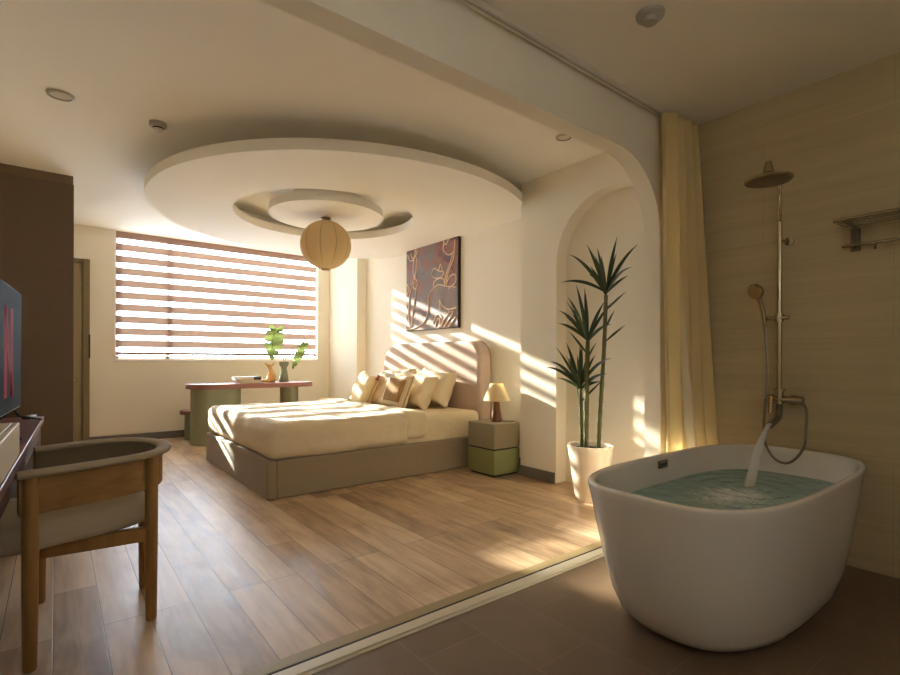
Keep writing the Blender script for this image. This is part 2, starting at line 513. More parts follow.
XZ = lambda p, t: (p[0], t, p[1])
YZ = lambda p, t: (t, p[0], p[1])
XY = lambda p, t: (p[0], p[1], t)

# ------------------------------------------------------------------ the shell
CEIL, BCEIL = 2.78, 2.66
WY = 7.85                    # inner face of the window wall
XL, XH, XP, XS = -.55, 3.75, 3.49, 3.345
WX0, WX1, WZ0 = .607, 3.39, 1.08
BACK = -1.0

struct('floor', bxm((XL, 3.9, 1.755, 8.05, -.12, 0)), M['floor'], 'oak plank floor of the bedroom', 'floor')
struct('floor.001', bxm((XL, 3.5, BACK, 1.665, -.12, 0)), M['tile'], 'brown tiled floor under the bathtub', 'floor')
struct('ceiling', bxm((XL, 3.9, 1.69, 8.05, CEIL, CEIL + .12)), M['ceiling'], 'plain bedroom ceiling', 'ceiling')
struct('ceiling.001', bxm((XL, 3.5, BACK, 1.70, BCEIL, CEIL + .12)), M['bath_ceiling'], 'lower ceiling over the bathtub', 'ceiling')
bm = bxm((XL, 3.9, WY, WY + .22, 0, WZ0), (XL, WX0, WY, WY + .22, WZ0, CEIL), (WX1, 3.9, WY, WY + .22, WZ0, CEIL))
struct('wall_window', bm, M['wall'], 'cream wall under and beside the striped window', 'wall')
struct('wall_left', bxm((XL - .15, XL, BACK, 8.05, 0, CEIL)), M['wall'], 'wall behind the television desk', 'wall')
bm = bxm((XH, XH + .15, 3.335, 6.86, 0, CEIL), (3.6, XH + .15, 6.86, WY, 0, CEIL))
struct('wall_headboard', bm, M['wall'], 'cream wall behind the bed headboard with a corner column', 'wall')
bm = bmesh.new()
ncy, nz0, nr = 2.35, 1.95, .555
pts = [(3.335, 0), (3.335, CEIL), (1.80, CEIL), (1.80, nz0)] + [(ncy - nr, nz0)] + arc(ncy, nz0, nr, 180, 0, 28)[1:] + [(ncy + nr, 0)]
pts = [(3.335, 0), (3.335, CEIL), (1.79, CEIL), (1.79, 0), (ncy - nr, 0)] + arc(ncy, nz0, nr, 180, 0, 28) + [(ncy + nr, 0)]
prism(bm, pts, YZ, XP, XP + .14)
box(bm, XP + .14, 3.9, 1.70, 3.335, 0, CEIL)
struct('wall_niche', bm, M['wall'], 'cream pillar wall with an arched niche behind the tall plant', 'wall', auto=35)
bm = bmesh.new()
pts = [(3.50, 0), (3.50, CEIL + .05), (XL, CEIL + .05), (XL, 2.36)] + arc(2.59, 1.90, .46, 90, 0, 22) + [(3.06, 0)]
prism(bm, pts, XZ, 1.69, 1.80)
struct('wall_arch', bm, M['wall'], 'round cornered beam and jamb between bedroom and bathtub area', 'wall', auto=35)
struct('wall_shower', bxm((XS, XS + .15, BACK, 1.69, 0, BCEIL + .05)), M['shower_wall'], 'olive beige tiled wall with shower', 'wall')
VX0, VX1, VZ0, VZ1 = -.25, .70, 1.72, 2.48  # unseen frosted window added behind the viewer as fill for the bath area
struct('wall_back', bxm((XL, VX0, BACK - .15, BACK, 0, BCEIL + .05), (VX1, XS, BACK - .15, BACK, 0, BCEIL + .05),
                        (VX0, VX1, BACK - .15, BACK, 0, VZ0), (VX0, VX1, BACK - .15, BACK, VZ1, BCEIL + .05)),
       M['wall'], 'wall behind the viewer with an opening for an added fill light window', 'wall')
bm = bxm((VX0, VX0 + .05, BACK - .1, BACK - .04, VZ0, VZ1), (VX1 - .05, VX1, BACK - .1, BACK - .04, VZ0, VZ1), (VX0 + .05, VX1 - .05, BACK - .1, BACK - .04, VZ0, VZ0 + .05),
         (VX0 + .05, VX1 - .05, BACK - .1, BACK - .04, VZ1 - .05, VZ1))
w2 = struct('added_fill_window', bm, M['white_frame'], 'unseen frosted window added behind the viewer for fill light', 'window')
make('pane', bxm((VX0 + .05, VX1 - .05, BACK - .075, BACK - .068, VZ0 + .05, VZ1 - .05)), sheer_mat('added_window_glass', '#ffffff', '#fff2dc', '#ffffff', .125), w2)

struct('baseboard_window', bxm((.33, 3.6, WY - .015, WY, 0, .095)), M['baseboard'], 'grey baseboard under the window', 'baseboard', bevel=.003)
struct('baseboard_niche', bxm((XP - .015, XP, 2.912, 3.335, 0, .095), (XP - .015, XH, 3.335, 3.35, 0, .095)), M['baseboard'], 'grey baseboard on the pillar by the nightstand', 'baseboard', bevel=.003)
struct('baseboard_headboard', bxm((XH - .015, XH, 3.35, 6.86, 0, .095), (3.585, 3.6, 6.86, WY - .015, 0, .095), (3.585, XH, 6.845, 6.86, 0, .095)), M['baseboard'], 'grey baseboard behind the bed', 'baseboard')

# threshold: tan edge strip, dark groove, pale sliding-door track
t = thing('door_track', 'pale metal sliding track set in the floor between planks and tiles', 'door track', (1.3, 1.71, 0))
t['kind'] = 'structure'; t.name = 'trim_3'
def local(bm, o):
    bmesh.ops.translate(bm, verts=bm.verts[:], vec=-Vector(o.location)); return bm
make('edge_strip', local(bxm((XL, 3.06, 1.7555, 1.815, 0, .005)), t), M['trimwood'], t, bevel=.002)
make('groove', local(bxm((XL, 3.06, 1.735, 1.752, -.04, -.025), (XL, 3.06, 1.751, 1.7555, -.04, .004)), t), M['groove'], t)
make('track', local(bxm((XL, 3.06, 1.682, 1.735, -.01, .010), (XL, 3.06, 1.665, 1.682, -.01, .004)), t), M['threshold'], t, bevel=.002)

# ------------------------------------------------------------------ layered round ceiling drop
def circ(cx, cy, r, n=120): return [(cx + r * math.cos(2 * PI * i / n), cy + r * math.sin(2 * PI * i / n)) for i in range(n)]
DC, DR, OC, OR = (2.467, 4.855), 1.878, (2.188, 4.829), .891
def clampw(p):
    x, y = p
    if y < 3.337 and x > 3.38:
        return (min(x, max(3.38, 3.38 + (y - 3.215) * .90)), y)
    if y < 3.45 and x > 3.48: return (max(3.49, min(x, XH)), max(y, 3.337))
    if y > 6.85: x = min(x, 3.6)
    return (min(x, XH), y)
bm = bmesh.new()
n = 160
def ring4(bm, outer, inner, z0, z1):
    V = []
    for pts, z in ((outer, z0), (outer, z1), (inner, z1), (inner, z0)):
        V.append([bm.verts.new((p[0], p[1], z)) for p in pts])
    for a in range(4):
        A, B = V[a], V[(a + 1) % 4]
        for i in range(len(A)):
            j = (i + 1) % len(A)
            bm.faces.new((A[i], A[j], B[j], B[i]))
ring4(bm, [clampw(p) for p in circ(*DC, DR, n)], circ(*OC, OR, n), 2.55, 2.632)
ring4(bm, [clampw(p) for p in circ(*DC, DR - .35, n)], circ(2.25, 4.83, 1.22, n), 2.631, CEIL)
struct('trim_1', bm, M['ceiling'], 'large round dropped ceiling disc with a round opening', 'ceiling disc', auto=40)
bm = bmesh.new()
prism(bm, circ(2.177, 4.80, .565, n), XY, 2.55, 2.625)
prism(bm, circ(2.177, 4.80, .33, n), XY, 2.624, CEIL)
struct('trim_2', bm, M['ceiling'], 'small round dropped disc inside the opening of the big one', 'ceiling disc', auto=40)

# ------------------------------------------------------------------ window and blind
FY0, FY1 = WY + .08, WY + .14
bm = bxm((WX0, WX0 + .045, FY0, FY1, WZ0, CEIL), (3.372, WX1, FY0, FY1, WZ0, CEIL), (WX0, WX1, FY0, FY1, WZ0, WZ0 + .05),
         (WX0, WX1, FY0, FY1, CEIL - .05, CEIL), (1.20, 1.25, FY0, FY1, WZ0, CEIL))
win = struct('window_1', bm, M['white_frame'], 'wide window behind the striped blind', 'window', bevel=.004)
make('pane', bxm((WX0 + .03, WX1 - .03, FY0 + .025, FY0 + .031, WZ0 + .03, CEIL - .03)), M['glass'], win)
make('sill', bxm((WX0, WX1, WY - .012, FY0, WZ0 - .022, WZ0 + .012)), M['white_frame'], win, bevel=.004)
make('reveal', bxm((WX0 - .018, WX0 + .004, WY - .008, FY0, WZ0, CEIL), (WX1 - .004, WX1 + .012, WY - .008, FY0, WZ0, CEIL)), M['white_frame'], win)

bl = thing('zebra_blind', 'wide blind striped in taupe and white sheer bands, hung in the window', 'blind', (1.96, WY + .02, WZ0))
BX0, BX1, BY = .614, 3.380, WY + .015
bm = bmesh.new()
per, brown = .159, .094
ztop = CEIL - .005
for k in range(10):
    zt = ztop - k * per
    for za, zb, mi in ((zt - brown, zt, 0), (zt - per, zt - brown, 1)):
        # slightly bellied strip of cloth
        A = [bm.verts.new((BX0 + (BX1 - BX0) * i / 24, BY, za)) for i in range(25)]
        B = [bm.verts.new((BX0 + (BX1 - BX0) * i / 24, BY, zb)) for i in range(25)]
        for i in range(24):
            f = bm.faces.new((A[i], A[i + 1], B[i + 1], B[i])); f.material_index = mi
zend = ztop - 10 * per
bmesh.ops.remove_doubles(bm, verts=bm.verts[:], dist=1e-4)
make('fabric', local(bm, bl), [M['band'], M['sheer']], bl, recalc=False)
make('bottom_bar', local(bxm((BX0, BX1, BY - .012, BY + .012, zend - .036, zend)), bl), M['band'], bl, bevel=.006)

# ------------------------------------------------------------------ ceiling fixtures
def downlight(name, label, x, y, z, r, grp=None):
    t = thing(name, label, 'ceiling light', (x, y, z), 0, grp)
    bm = bmesh.new(); lathe(bm, [(r * .76, -.001), (r * .8, -.012), (r, -.008), (r, 0), (r * .76, 0)], closed=True, seg=36)
    make('trim_ring', bm, M['grey_plastic'], t, auto=40)
    bm = bmesh.new(); lathe(bm, [(0, -.007), (r * .78, -.005), (r * .78, 0), (0, 0)], seg=36)
    make('diffuser', bm, M['white_plastic'], t, auto=40)
    return t
downlight('ceiling_downlight', 'round recessed downlight above the wardrobe side, switched off', .021, 4.047, CEIL, .075)
downlight('ceiling_downlight.001', 'small round downlight on the ceiling near the arched niche', 3.0, 2.43, CEIL, .06)
t = thing('smoke_detector', 'small white smoke detector on the ceiling beside the big round disc', 'smoke detector', (.568, 4.094, CEIL))
bm = bmesh.new(); lathe(bm, [(0, -.03), (.05, -.03), (.056, -.024), (.056, 0), (0, 0)], seg=32); make('base', bm, M['grey_plastic'], t, auto=40)
bm = bmesh.new(); lathe(bm, [(0, -.062), (.026, -.06), (.034, -.048), (.034, -.0301), (0, -.0301)], seg=28); make('sensor_cap', bm, M['white_plastic'], t, auto=40)
bm = bmesh.new(); lathe(bm, [(.0345, -.044), (.036, -.043), (.036, -.036), (.0345, -.034)], seg=28, closed=True); make('vent_slot', bm, M['dark'], t, auto=40)
t = thing('ceiling_sensor', 'round grey sensor on the ceiling over the bathtub area', 'ceiling sensor', (2.1, 1.215, BCEIL))
bm = bmesh.new(); lathe(bm, [(0, -.022), (.05, -.022), (.06, -.014), (.062, 0), (0, 0)], seg=36); make('base', bm, M['grey_plastic'], t, auto=40)
bm = bmesh.new(); lathe(bm, [(0, -.042), (.03, -.042), (.036, -.034), (.036, -.0221), (0, -.0221)], seg=30); make('lens', bm, M['grey_plastic'], t, auto=40)

# curtain rail
t = thing('curtain_rail', 'slim metal curtain rail along the bathroom side of the beam', 'curtain rail', (1.4, 1.64, BCEIL))
bm = bxm((XL + .02, 3.32, 1.625, 1.655, BCEIL - .024, BCEIL))
make('rail', local(bm, t), M['white_plastic'], t, bevel=.003)
make('channel', local(bxm((XL + .02, 3.32, 1.637, 1.643, BCEIL - .0255, BCEIL - .0235)), t), M['grey_plastic'], t)

# ------------------------------------------------------------------ pendant lantern
px, py = 2.177, 4.83
t = thing('pendant_lantern', 'round cream fabric lantern hanging below the ceiling discs', 'pendant lamp', (px, py, 2.55))
bm = bmesh.new(); lathe(bm, [(0, -.022), (.028, -.022), (.05, -.012), (.052, 0), (0, 0)], seg=30); make('ceiling_cup', bm, M['metal_cup'], t, auto=40)
bm = bmesh.new(); tube(bm, [(0, 0, -.02), (0, 0, -.08)], .004, 8); make('cord', bm, M['metal_cup'], t, smooth=True)
gz, gr = -.278, .256
bm = bmesh.new()
SEG, RG = 96, 40
def groove(a): 
    w = (a * 10 / (2 * PI)) % 1
    d = min(w, 1 - w) * 10 / 10
    return 1 - .022 * math.exp(-(d / .06) ** 2)
rings = []
for i in range(RG + 1):
    th = .14 + (PI - .28) * i / RG
    rings.append([bm.verts.new((gr * math.sin(th) * groove(2 * PI * k / SEG + .33) * math.cos(2 * PI * k / SEG),
                                gr * math.sin(th) * groove(2 * PI * k / SEG + .33) * math.sin(2 * PI * k / SEG), gz + gr * .97 * math.cos(th))) for k in range(SEG)])
for A, B in zip(rings, rings[1:]):
    for k in range(SEG): bm.faces.new((A[k], B[k], B[(k + 1) % SEG], A[(k + 1) % SEG]))
gl = make('globe_shade', bm, M['globe'], t, smooth=True)
bm = bmesh.new()
for k in range(10):
    a = 2 * PI * k / 10 - .33
    tube(bm, [(gr * .985 * math.sin(th) * math.cos(a), gr * .985 * math.sin(th) * math.sin(a), gz + gr * .955 * math.cos(th)) for th in [.14 + (PI - .28) * i / 24 for i in range(25)]], .003, 6)
make('seam', bm, M['globe_rib'], gl, smooth=True)
bm = bmesh.new(); lathe(bm, [(.022, gz - gr * .97 + .006), (.045, gz - gr * .97), (.045, gz - gr * .97 - .008), (.022, gz - gr * .97 - .006)], closed=True, seg=28)
make('bottom_ring', bm, M['globe_rib'], t, auto=40)
bm = bmesh.new(); lathe(bm, [(0, gz + gr * .97 + .0), (.045, gz + gr * .955), (.045, gz + gr * .955 - .012), (0, gz + gr * .955 - .012)], seg=28)
make('top_ring', bm, M['globe_rib'], t, auto=40)

# ------------------------------------------------------------------ bed
bed = thing('bed', 'low upholstered greige bed with tall taupe headboard, against the painting wall', 'bed', (2.4, 4.91, 0))
BY0, BY1, BXF = 3.908, 5.90, 1.288
for ya, yb in ((BY0, BY0 + .07), (BY1 - .07, BY1)):
    make('side_rail', local(bxm((BXF + .072, 3.50, ya, yb, 0, .302)), bed), M['bedfab'], bed, bevel=.012, bseg=3)
bm = bxm((BXF - .006, BXF + .07, BY0 - .006, BY1, 0, .302))
make('foot_rail', local(bm, bed), M['bedfab'], bed, bevel=.014, bseg=3)
make('slat_base', local(bxm((BXF + .08, 3.5, BY0 + .08, BY1 - .08, .18, .24)), bed), M['dark'], bed)
make('plinth', local(bxm((BXF + .05, 3.48, BY0 + .05, BY1 - .05, 0, .02)), bed), M['dark'], bed)
# headboard: outline in Y-Z, rounded top corners, cushioned front
hb0, hb1, hbt = 3.995, 6.01, 1.305
R = .20
out = [(hb1, .02), (hb1, hbt - .30)] + arc(hb1 - .30, hbt - .30, .30, 0, 90, 14)[1:] + arc(hb0 + R, hbt - R, R, 90, 180, 14) + [(hb0, .02)]
bm = bmesh.new()
prism(bm, out, YZ, 3.555, 3.745)
hb = make('headboard', local(bm, bed), M['headfab'], bed, bevel=.05, bseg=5)
bm = bmesh.new()
tube(bm, [Vector((3.712, p[0], p[1])) + Vector((0, *((Vector((p[0], p[1])) - Vector((5.0, .65))).normalized() * .002))) for p in out], .006, 8)
make('piping', local(bm, bed), M['piping'], hb, smooth=True)

bm = bmesh.new()
rbox(bm, 1.40, 3.545, 3.965, 5.875, .242, .560, .06, (24, 24, 10), wob=.004, ws=5)
tag(make('mattress', bm, M['linen2'], smooth=True), 'mattress in a fitted warm white sheet, showing at the head of the bed', 'mattress')

# duvet: rumpled slab over the foot of the bed, hem folded back
dv = thing('duvet', 'cream duvet spread over the bed with a folded back edge', 'duvet', (2.0, 4.91, .5))
bm = bmesh.new()
rbox(bm, 1.288, 2.62, 3.890, 5.925, .300, .592, .085, (40, 56, 16), wob=.013, ws=3.6, seed=4)
make('cover', local(bm, dv), M['linen'], dv, smooth=True)
bm = bmesh.new()
rbox(bm, 2.54, 2.815, 3.897, 5.918, .345, .608, .06, (18, 56, 14), wob=.010, ws=5.5, seed=9)
make('folded_hem', local(bm, dv), M['linen2'], dv, smooth=True)

# ------------------------------------------------------------------ pillows and cushions
def pillow_bm(w, h, d, seed=0, pinch=.19, wr=.016, n=22, crumple=0):
    """lies in local Y (width) / Z (height), thickness along X"""
    bm = bmesh.new()
    grid = {}
    for side in (1, -1):
        for i in range(n + 1):
            for j in range(n + 1):
                u, v = -1 + 2 * i / n, -1 + 2 * j / n
                e = max(0, (1 - u ** 4)) * max(0, (1 - v ** 4))
                th = e ** .42 * d / 2
                k = 1 - pinch * (1 - abs(u) ** 3) * abs(v) ** 3
                k2 = 1 - pinch * (1 - abs(v) ** 3) * abs(u) ** 3
                y, z = u * w / 2 * k2, v * h / 2 * k
                s = mnoise.noise(Vector((u * 2 + seed, v * 2.4, side))) * wr + mnoise.noise(Vector((u * 5 + v * 2 + seed, v * 1.4, side * 3))) * wr * .7
                s += crumple * abs(mnoise.noise(Vector((u * 3 - v * 4 + seed, v * 3, side * 5))))
                x = side * (th + s * e ** .5)
                key = (i, j) if (i in (0, n) or j in (0, n)) else (i, j, side)
                if key not in grid: grid[key] = bm.verts.new((x, y, z))
        for i in range(n):
            for j in range(n):
                q = [grid[(a, b) if (a in (0, n) or b in (0, n)) else (a, b, side)] for a, b in ((i, j), (i + 1, j), (i + 1, j + 1), (i, j + 1))]
                try: bm.faces.new(q)
                except ValueError: pass
    return bm
def place(o, loc, tilt=0, yaw=0, roll=0):
    """tilt leans the top towards +X (the headboard)"""
    o.matrix_world = Matrix.Translation(loc) @ Matrix.Rotation(yaw, 4, 'Z') @ Matrix.Rotation(tilt, 4, 'Y') @ Matrix.Rotation(roll, 4, 'X')
    o.location, o.rotation_euler = o.matrix_world.to_translation(), o.matrix_world.to_euler()
T = math.radians
G = 'pillows along the headboard'
def pillow(name, label, w, h, d, m, loc, tilt, yaw, roll, seed, group=G, crumple=0, cat='pillow'):
    t = thing(name, label, cat, (0, 0, 0), 0, group)
    make('case', pillow_bm(w, h, d, seed, crumple=crumple), m, t, smooth=True)
    bm = bmesh.new()
    place(t, loc, tilt, yaw, roll)
    return t
pillow('pillow', 'cream pillow against the headboard, closest to the nightstand', .66, .42, .20, M['linen2'], (3.40, 4.60, .785), T(20), 0, T(4), 1)
pillow('pillow.001', 'cream pillow leaning on the one by the nightstand, just behind the brown patch cushion', .66, .42, .20, M['linen2'], (3.21, 4.70, .75), T(24), 0, T(5), 2)
pillow('pillow.002', 'crumpled white pillow against the headboard behind the tasselled cushion', .68, .44, .20, M['linen'], (3.42, 5.43, .77), T(20), 0, T(-3), 3, crumple=.03)
pillow('pillow.003', 'crumpled white pillow resting in front of the headboard centre', .66, .42, .20, M['linen'], (3.23, 5.27, .755), T(26), 0, T(3), 5, crumple=.03)
GC = 'cushions in front of the pillows'
c1 = pillow('cushion', 'square cream cushion with a brown woven patch', .43, .42, .17, M['linen2'], (2.97, 4.71, .745), T(22), T(2), T(3), 8, GC, cat='cushion')
# woven patch follows the cushion front
bm = bmesh.new()
n_ = 14
V = [[bm.verts.new((0, 0, 0)) for j in range(n_ + 1)] for i in range(n_ + 1)]
for i in range(n_ + 1):
    for j in range(n_ + 1):
        u, v = -.88 + 1.30 * i / n_, -.66 + 1.28 * j / n_
        e = max(0, (1 - u ** 4)) * max(0, (1 - v ** 4))
        V[i][j].co = (-(e ** .42 * .085 + .010), u * .23 * .95, v * .21 * .95)
for i in range(n_):
    for j in range(n_): bm.faces.new((V[i][j], V[i + 1][j], V[i + 1][j + 1], V[i][j + 1]))
o = make('woven_patch', bm, M['patch'], c1, smooth=True, label='brown woven patch')
s = o.modifiers.new('solid', 'SOLIDIFY'); s.thickness = .006
bm = bmesh.new()
tube(bm, [(-.012, -.222, -.2 + .4 * i / 10) for i in range(11)], .008, 8); make('piping', bm, M['piping'], c1, smooth=True)
def tassel(parent, p):
    bm = bmesh.new()
    lathe(bm, [(0, .02), (.014, .016), (.018, .004), (.012, -.006), (.02, -.03), (.024, -.05), (0, -.052)], p, 14)
    make('tassel', bm, M['tassel'], parent, smooth=True, label='rust brown tassel')
c2 = pillow('cushion.001', 'oat coloured cushion with rust tassels at its corners', .48, .44, .17, M['cushion_tan'], (2.95, 5.42, .735), T(24), T(-4), T(8), 11, GC, cat='cushion')
tassel(c2, (-.01, -.235, .205)); tassel(c2, (-.02, .235, -.20))
bm = bmesh.new(); tube(bm, [(0, -.228 + .006 * math.cos(i), -.2 + .4 * i / 10) for i in range(11)], .009, 8); make('piping', bm, M['piping'], c2, smooth=True)
pillow('cushion.002', 'plain blush beige cushion between the tasselled and the patched cushion', .46, .40, .15, M['cushion_pink'], (3.06, 5.10, .72), T(22), T(2), T(2), 14, GC, cat='cushion')

# ------------------------------------------------------------------ nightstand and lamp
ns = thing('nightstand', 'two drawer nightstand, greige above olive green, beside the bed', 'nightstand', (3.335, 3.57, 0))
NX0, NX1, NY0, NY1 = 3.19, 3.53, 3.385, 3.755
make('upper_drawer', local(bxm((NX0, NX1, NY0, NY1, .262, .495)), ns), M['ns_top'], ns, bevel=.006, label='greige upper drawer box')
make('lower_drawer', local(bxm((NX0, NX1, NY0, NY1, .02, .248)), ns), M['green'], ns, bevel=.006, label='olive green lower drawer box')
make('gap_board', local(bxm((NX0 + .012, NX1 - .01, NY0 + .012, NY1 - .01, .247, .263)), ns), M['dark'], ns)
make('plinth', local(bxm((NX0 + .02, NX1 - .02, NY0 + .02, NY1 - .02, 0, .021)), ns), M['dark'], ns)
t = thing('table_lamp', 'small table lamp with cream cone shade and wooden cone base on the nightstand', 'lamp', (3.377, 3.55, .495))
bm = bmesh.new(); lathe(bm, [(0, 0), (.056, 0), (.058, .008), (.03, .2), (.026, .21), (0, .21)], seg=8); make('lamp_base', bm, M['lamp_wood'], t, bevel=.003)
bm = bmesh.new(); lathe(bm, [(.130, .205), (.062, .372), (.060, .372), (.128, .205)], seg=44, closed=True); make('lamp_shade', bm, M['shade'], t, auto=40)
bm = bmesh.new(); tube(bm, [(0, 0, .21), (0, 0, .36)], .006, 8); tube(bm, [(-.061, 0, .355), (.061, 0, .355)], .0025, 6); tube(bm, [(0, -.061, .355), (0, .061, .355)], .0025, 6)
make('stem', bm, M['metal_cup'], t, smooth=True)
bm = bmesh.new(); tube(bm, catmull([(.05, -.02, .005), (.08, -.06, .004), (.11, -.09, .004), (.14, -.11, .004)], 6), .003, 6)
make('cord', bm, M['dark'], t, smooth=True)

# ------------------------------------------------------------------ painting
PY0, PY1, PZ0, PZ1 = 4.555, 5.665, 1.475, 2.575
pa = thing('painting', 'square canvas of pale floral lines on rust and slate above the bed', 'painting', (3.73, (PY0 + PY1) / 2, PZ0))
pa.location.z = (PZ0 + PZ1) / 2
make('canvas', local(bxm((3.708, 3.715, PY0 + .008, PY1 - .008, PZ0 + .008, PZ1 - .008)), pa), M['art'], pa)
make('frame', local(bxm((3.713, 3.748, PY0, PY1, PZ0, PZ1)), pa), M['canvas_edge'], pa, bevel=.002)
S = PY1 - PY0
def AP(u, v): return Vector((3.7065, PY1 - .01 - u * (S - .02), PZ1 - .01 - v * (S - .02)))
lines = [
    [(.03, .06), (.08, .14), (.16, .13), (.20, .02)], [(.10, .05), (.13, .12), (.20, .10), (.24, .03)], [(.16, .13), (.15, .28), (.17, .36)],
    [(.22, .12), (.21, .26), (.18, .36)], [(.17, .36), (.11, .48), (.06, .62), (.05, .85), (.09, .96)], [(.18, .36), (.24, .42), (.21, .5), (.15, .46), (.18, .40)],
    [(.22, .5), (.17, .66), (.13, .82), (.12, .95)], [(.0, .975), (.16, .97), (.32, .93), (.42, .86), (.46, .74), (.47, .62), (.54, .54), (.66, .5), (.8, .53), (.98, .56)],
    [(.52, .36), (.58, .30), (.66, .34), (.76, .37), (.70, .42), (.58, .41), (.52, .36)], [(.66, .34), (.70, .27), (.74, .36)],
    [(.57, .53), (.57, .46), (.66, .43), (.76, .45), (.77, .53)], [(.77, .52), (.80, .40), (.88, .27), (.92, .17)], [(.80, .50), (.84, .38), (.92, .26), (.95, .17)],
    [(.76, .03), (.75, .12), (.84, .19), (.94, .16), (.95, .04)], [(.75, .02), (.79, .07), (.84, .02)], [(.80, .52), (.86, .44), (.96, .42), (.97, .50), (.90, .54), (.84, .56)],
    [(.69, .78), (.68, .67), (.73, .74), (.84, .79), (.98, .78)], [(.56, .94), (.59, .87), (.66, .83), (.73, .88), (.73, .95)], [(.60, .97), (.63, .90), (.67, .88), (.70, .95), (.66, .98)],
    [(.70, .98), (.76, .90), (.84, .84), (.86, .80)], [(.76, .98), (.82, .93), (.90, .86), (.93, .80)], [(.84, .98), (.90, .94), (.97, .88)], [(.0, .56), (.05, .50), (.04, .44), (.0, .42)],
]
bm = bmesh.new()
for ln in lines:
    pts = catmull([AP(*q) for q in ln], 6)
    tube(bm, pts, .0085, 6)
make('line_drawing', local(bm, pa), M['art_line'], pa, smooth=True, label='pale painted flower outlines')

# ------------------------------------------------------------------ console table by the window, its stool and what stands on it
def stadium(x0, x1, y0, y1, n=16):
    r = (y1 - y0) / 2
    return arc(x1 - r, (y0 + y1) / 2, r, -90, 90, n) + arc(x0 + r, (y0 + y1) / 2, r, 90, 270, n)
tb = thing('console_table', 'long round ended table with maroon top and sage green pedestals, under the window', 'table', (2.1, 7.03, 0))
TY0, TY1, TZ = 6.74, 7.32, .775
bm = bmesh.new(); prism(bm, stadium(1.29, 2.94, TY0, TY1), XY, TZ - .062, TZ)
make('tabletop', local(bm, tb), M['maroon'], tb, bevel=.004)
bm = bmesh.new(); prism(bm, stadium(1.345, 1.95, TY0 + .06, TY1 - .06), XY, 0, TZ - .062)
make('pedestal', local(bm, tb), M['sage'], tb, auto=30, label='wide sage green pedestal')
bm = bmesh.new(); prism(bm, circ(2.615, 7.03, .125, 48), XY, 0, TZ - .062)
make('pedestal', local(bm, tb), M['sage'], tb, auto=30, label='narrow round sage green pedestal')
st = thing('stool', 'low round stool with maroon seat half hidden behind the table pedestal', 'stool', (1.525, 7.56, 0))
bm = bmesh.new(); lathe(bm, [(0, .345), (.205, .345), (.21, .35), (.21, .39), (.205, .395), (0, .395)], seg=48); make('seat', bm, M['maroon'], st, auto=40)
bm = bmesh.new(); lathe(bm, [(0, 0), (.15, 0), (.15, .345), (0, .345)], seg=40); make('base', bm, M['sage'], st, auto=40)

def book(name, label, x0, x1, y0, y1, z0, z1, cov, rz=0, extra=None):
    t = thing(name, label, 'book', ((x0 + x1) / 2, (y0 + y1) / 2, z0), rz, 'books on the console table')
    w, d, h = (x1 - x0) / 2, (y1 - y0) / 2, z1 - z0
    make('cover', bxm((-w, w, -d, d, 0, .004), (-w, w, -d, d, h - .004, h), (-w, -w + .004, -d, d, .004, h - .004)), cov, t)
    make('pages', bxm((-w + .004, w - .006, -d + .006, d - .006, .004, h - .004)), M['paper'], t)
    if extra: make('cover_print', bxm((w * .35, w * .98, -d * .98, d * .3, h, h + .001), (w * .35, w * .98, -d - .0008, -d, .004, h - .002)), extra, t, label='dark printed end of the cover')
    return t
book('book', 'pale grey book lying under the other on the console table', 1.90, 2.19, 6.86, 7.08, TZ, TZ + .042, M['book_white'])
book('book.001', 'grey book with a dark end on top of the pale one', 1.85, 2.17, 6.85, 7.06, TZ + .042, TZ + .085, M['book_grey'], T(3), M['book_dark'])

t = thing('wooden_figurine', 'tall yellow carved wooden animal figurine on the console table', 'figurine', (2.34, 7.0, TZ))
bm = bmesh.new(); lathe(bm, [(0, 0), (.062, 0), (.068, .03), (.058, .09), (.036, .15), (.026, .185), (.03, .205), (.036, .22), (.028, .245), (0, .25)], seg=24)
for v in bm.verts: v.co.x += .02 * math.sin(v.co.z * 16) ; v.co.y *= .8
make('body', bm, M['figure_wood'], t, smooth=True)
bm = bmesh.new()
tube(bm, catmull([(.0, 0, .225), (-.03, 0, .235), (-.062, 0, .255), (-.075, 0, .268)], 5), lambda s: .020 * (1 - .75 * s), 10)
tube(bm, catmull([(.0, 0, .225), (.03, 0, .24), (.048, 0, .262), (.054, 0, .278)], 5), lambda s: .018 * (1 - .75 * s), 10)
make('head', bm, M['figure_wood'], t, smooth=True)
t = thing('small_wooden_figurine', 'small reclining wooden figurine in front of the books', 'figurine', (2.225, 6.93, TZ))
bm = bmesh.new(); tube(bm, catmull([(-.06, 0, .018), (-.03, 0, .024), (.01, 0, .026), (.045, 0, .03), (.06, 0, .05)], 6), lambda s: .022 - .012 * abs(s - .4), 12)
make('body', bm, M['figure_wood'], t, smooth=True)
bm = bmesh.new(); lathe(bm, [(0, -.016), (.012, -.01), (.016, 0), (.012, .01), (0, .016)], (.064, 0, .06), 14); make('head', bm, M['figure_wood'], t, smooth=True)

t = thing('green_vase', 'grey green flared vase on the console table', 'vase', (2.53, 7.0, TZ))
bm = bmesh.new()
lathe(bm, [(0, 0), (.064, 0), (.066, .012), (.05, .12), (.038, .19), (.042, .21), (.06, .235), (.064, .25), (.064, .285), (.054, .285), (.05, .25), (.03, .2), (.04, .02), (0, .02)], seg=36)
make('body', bm, M['vase'], t, auto=60)

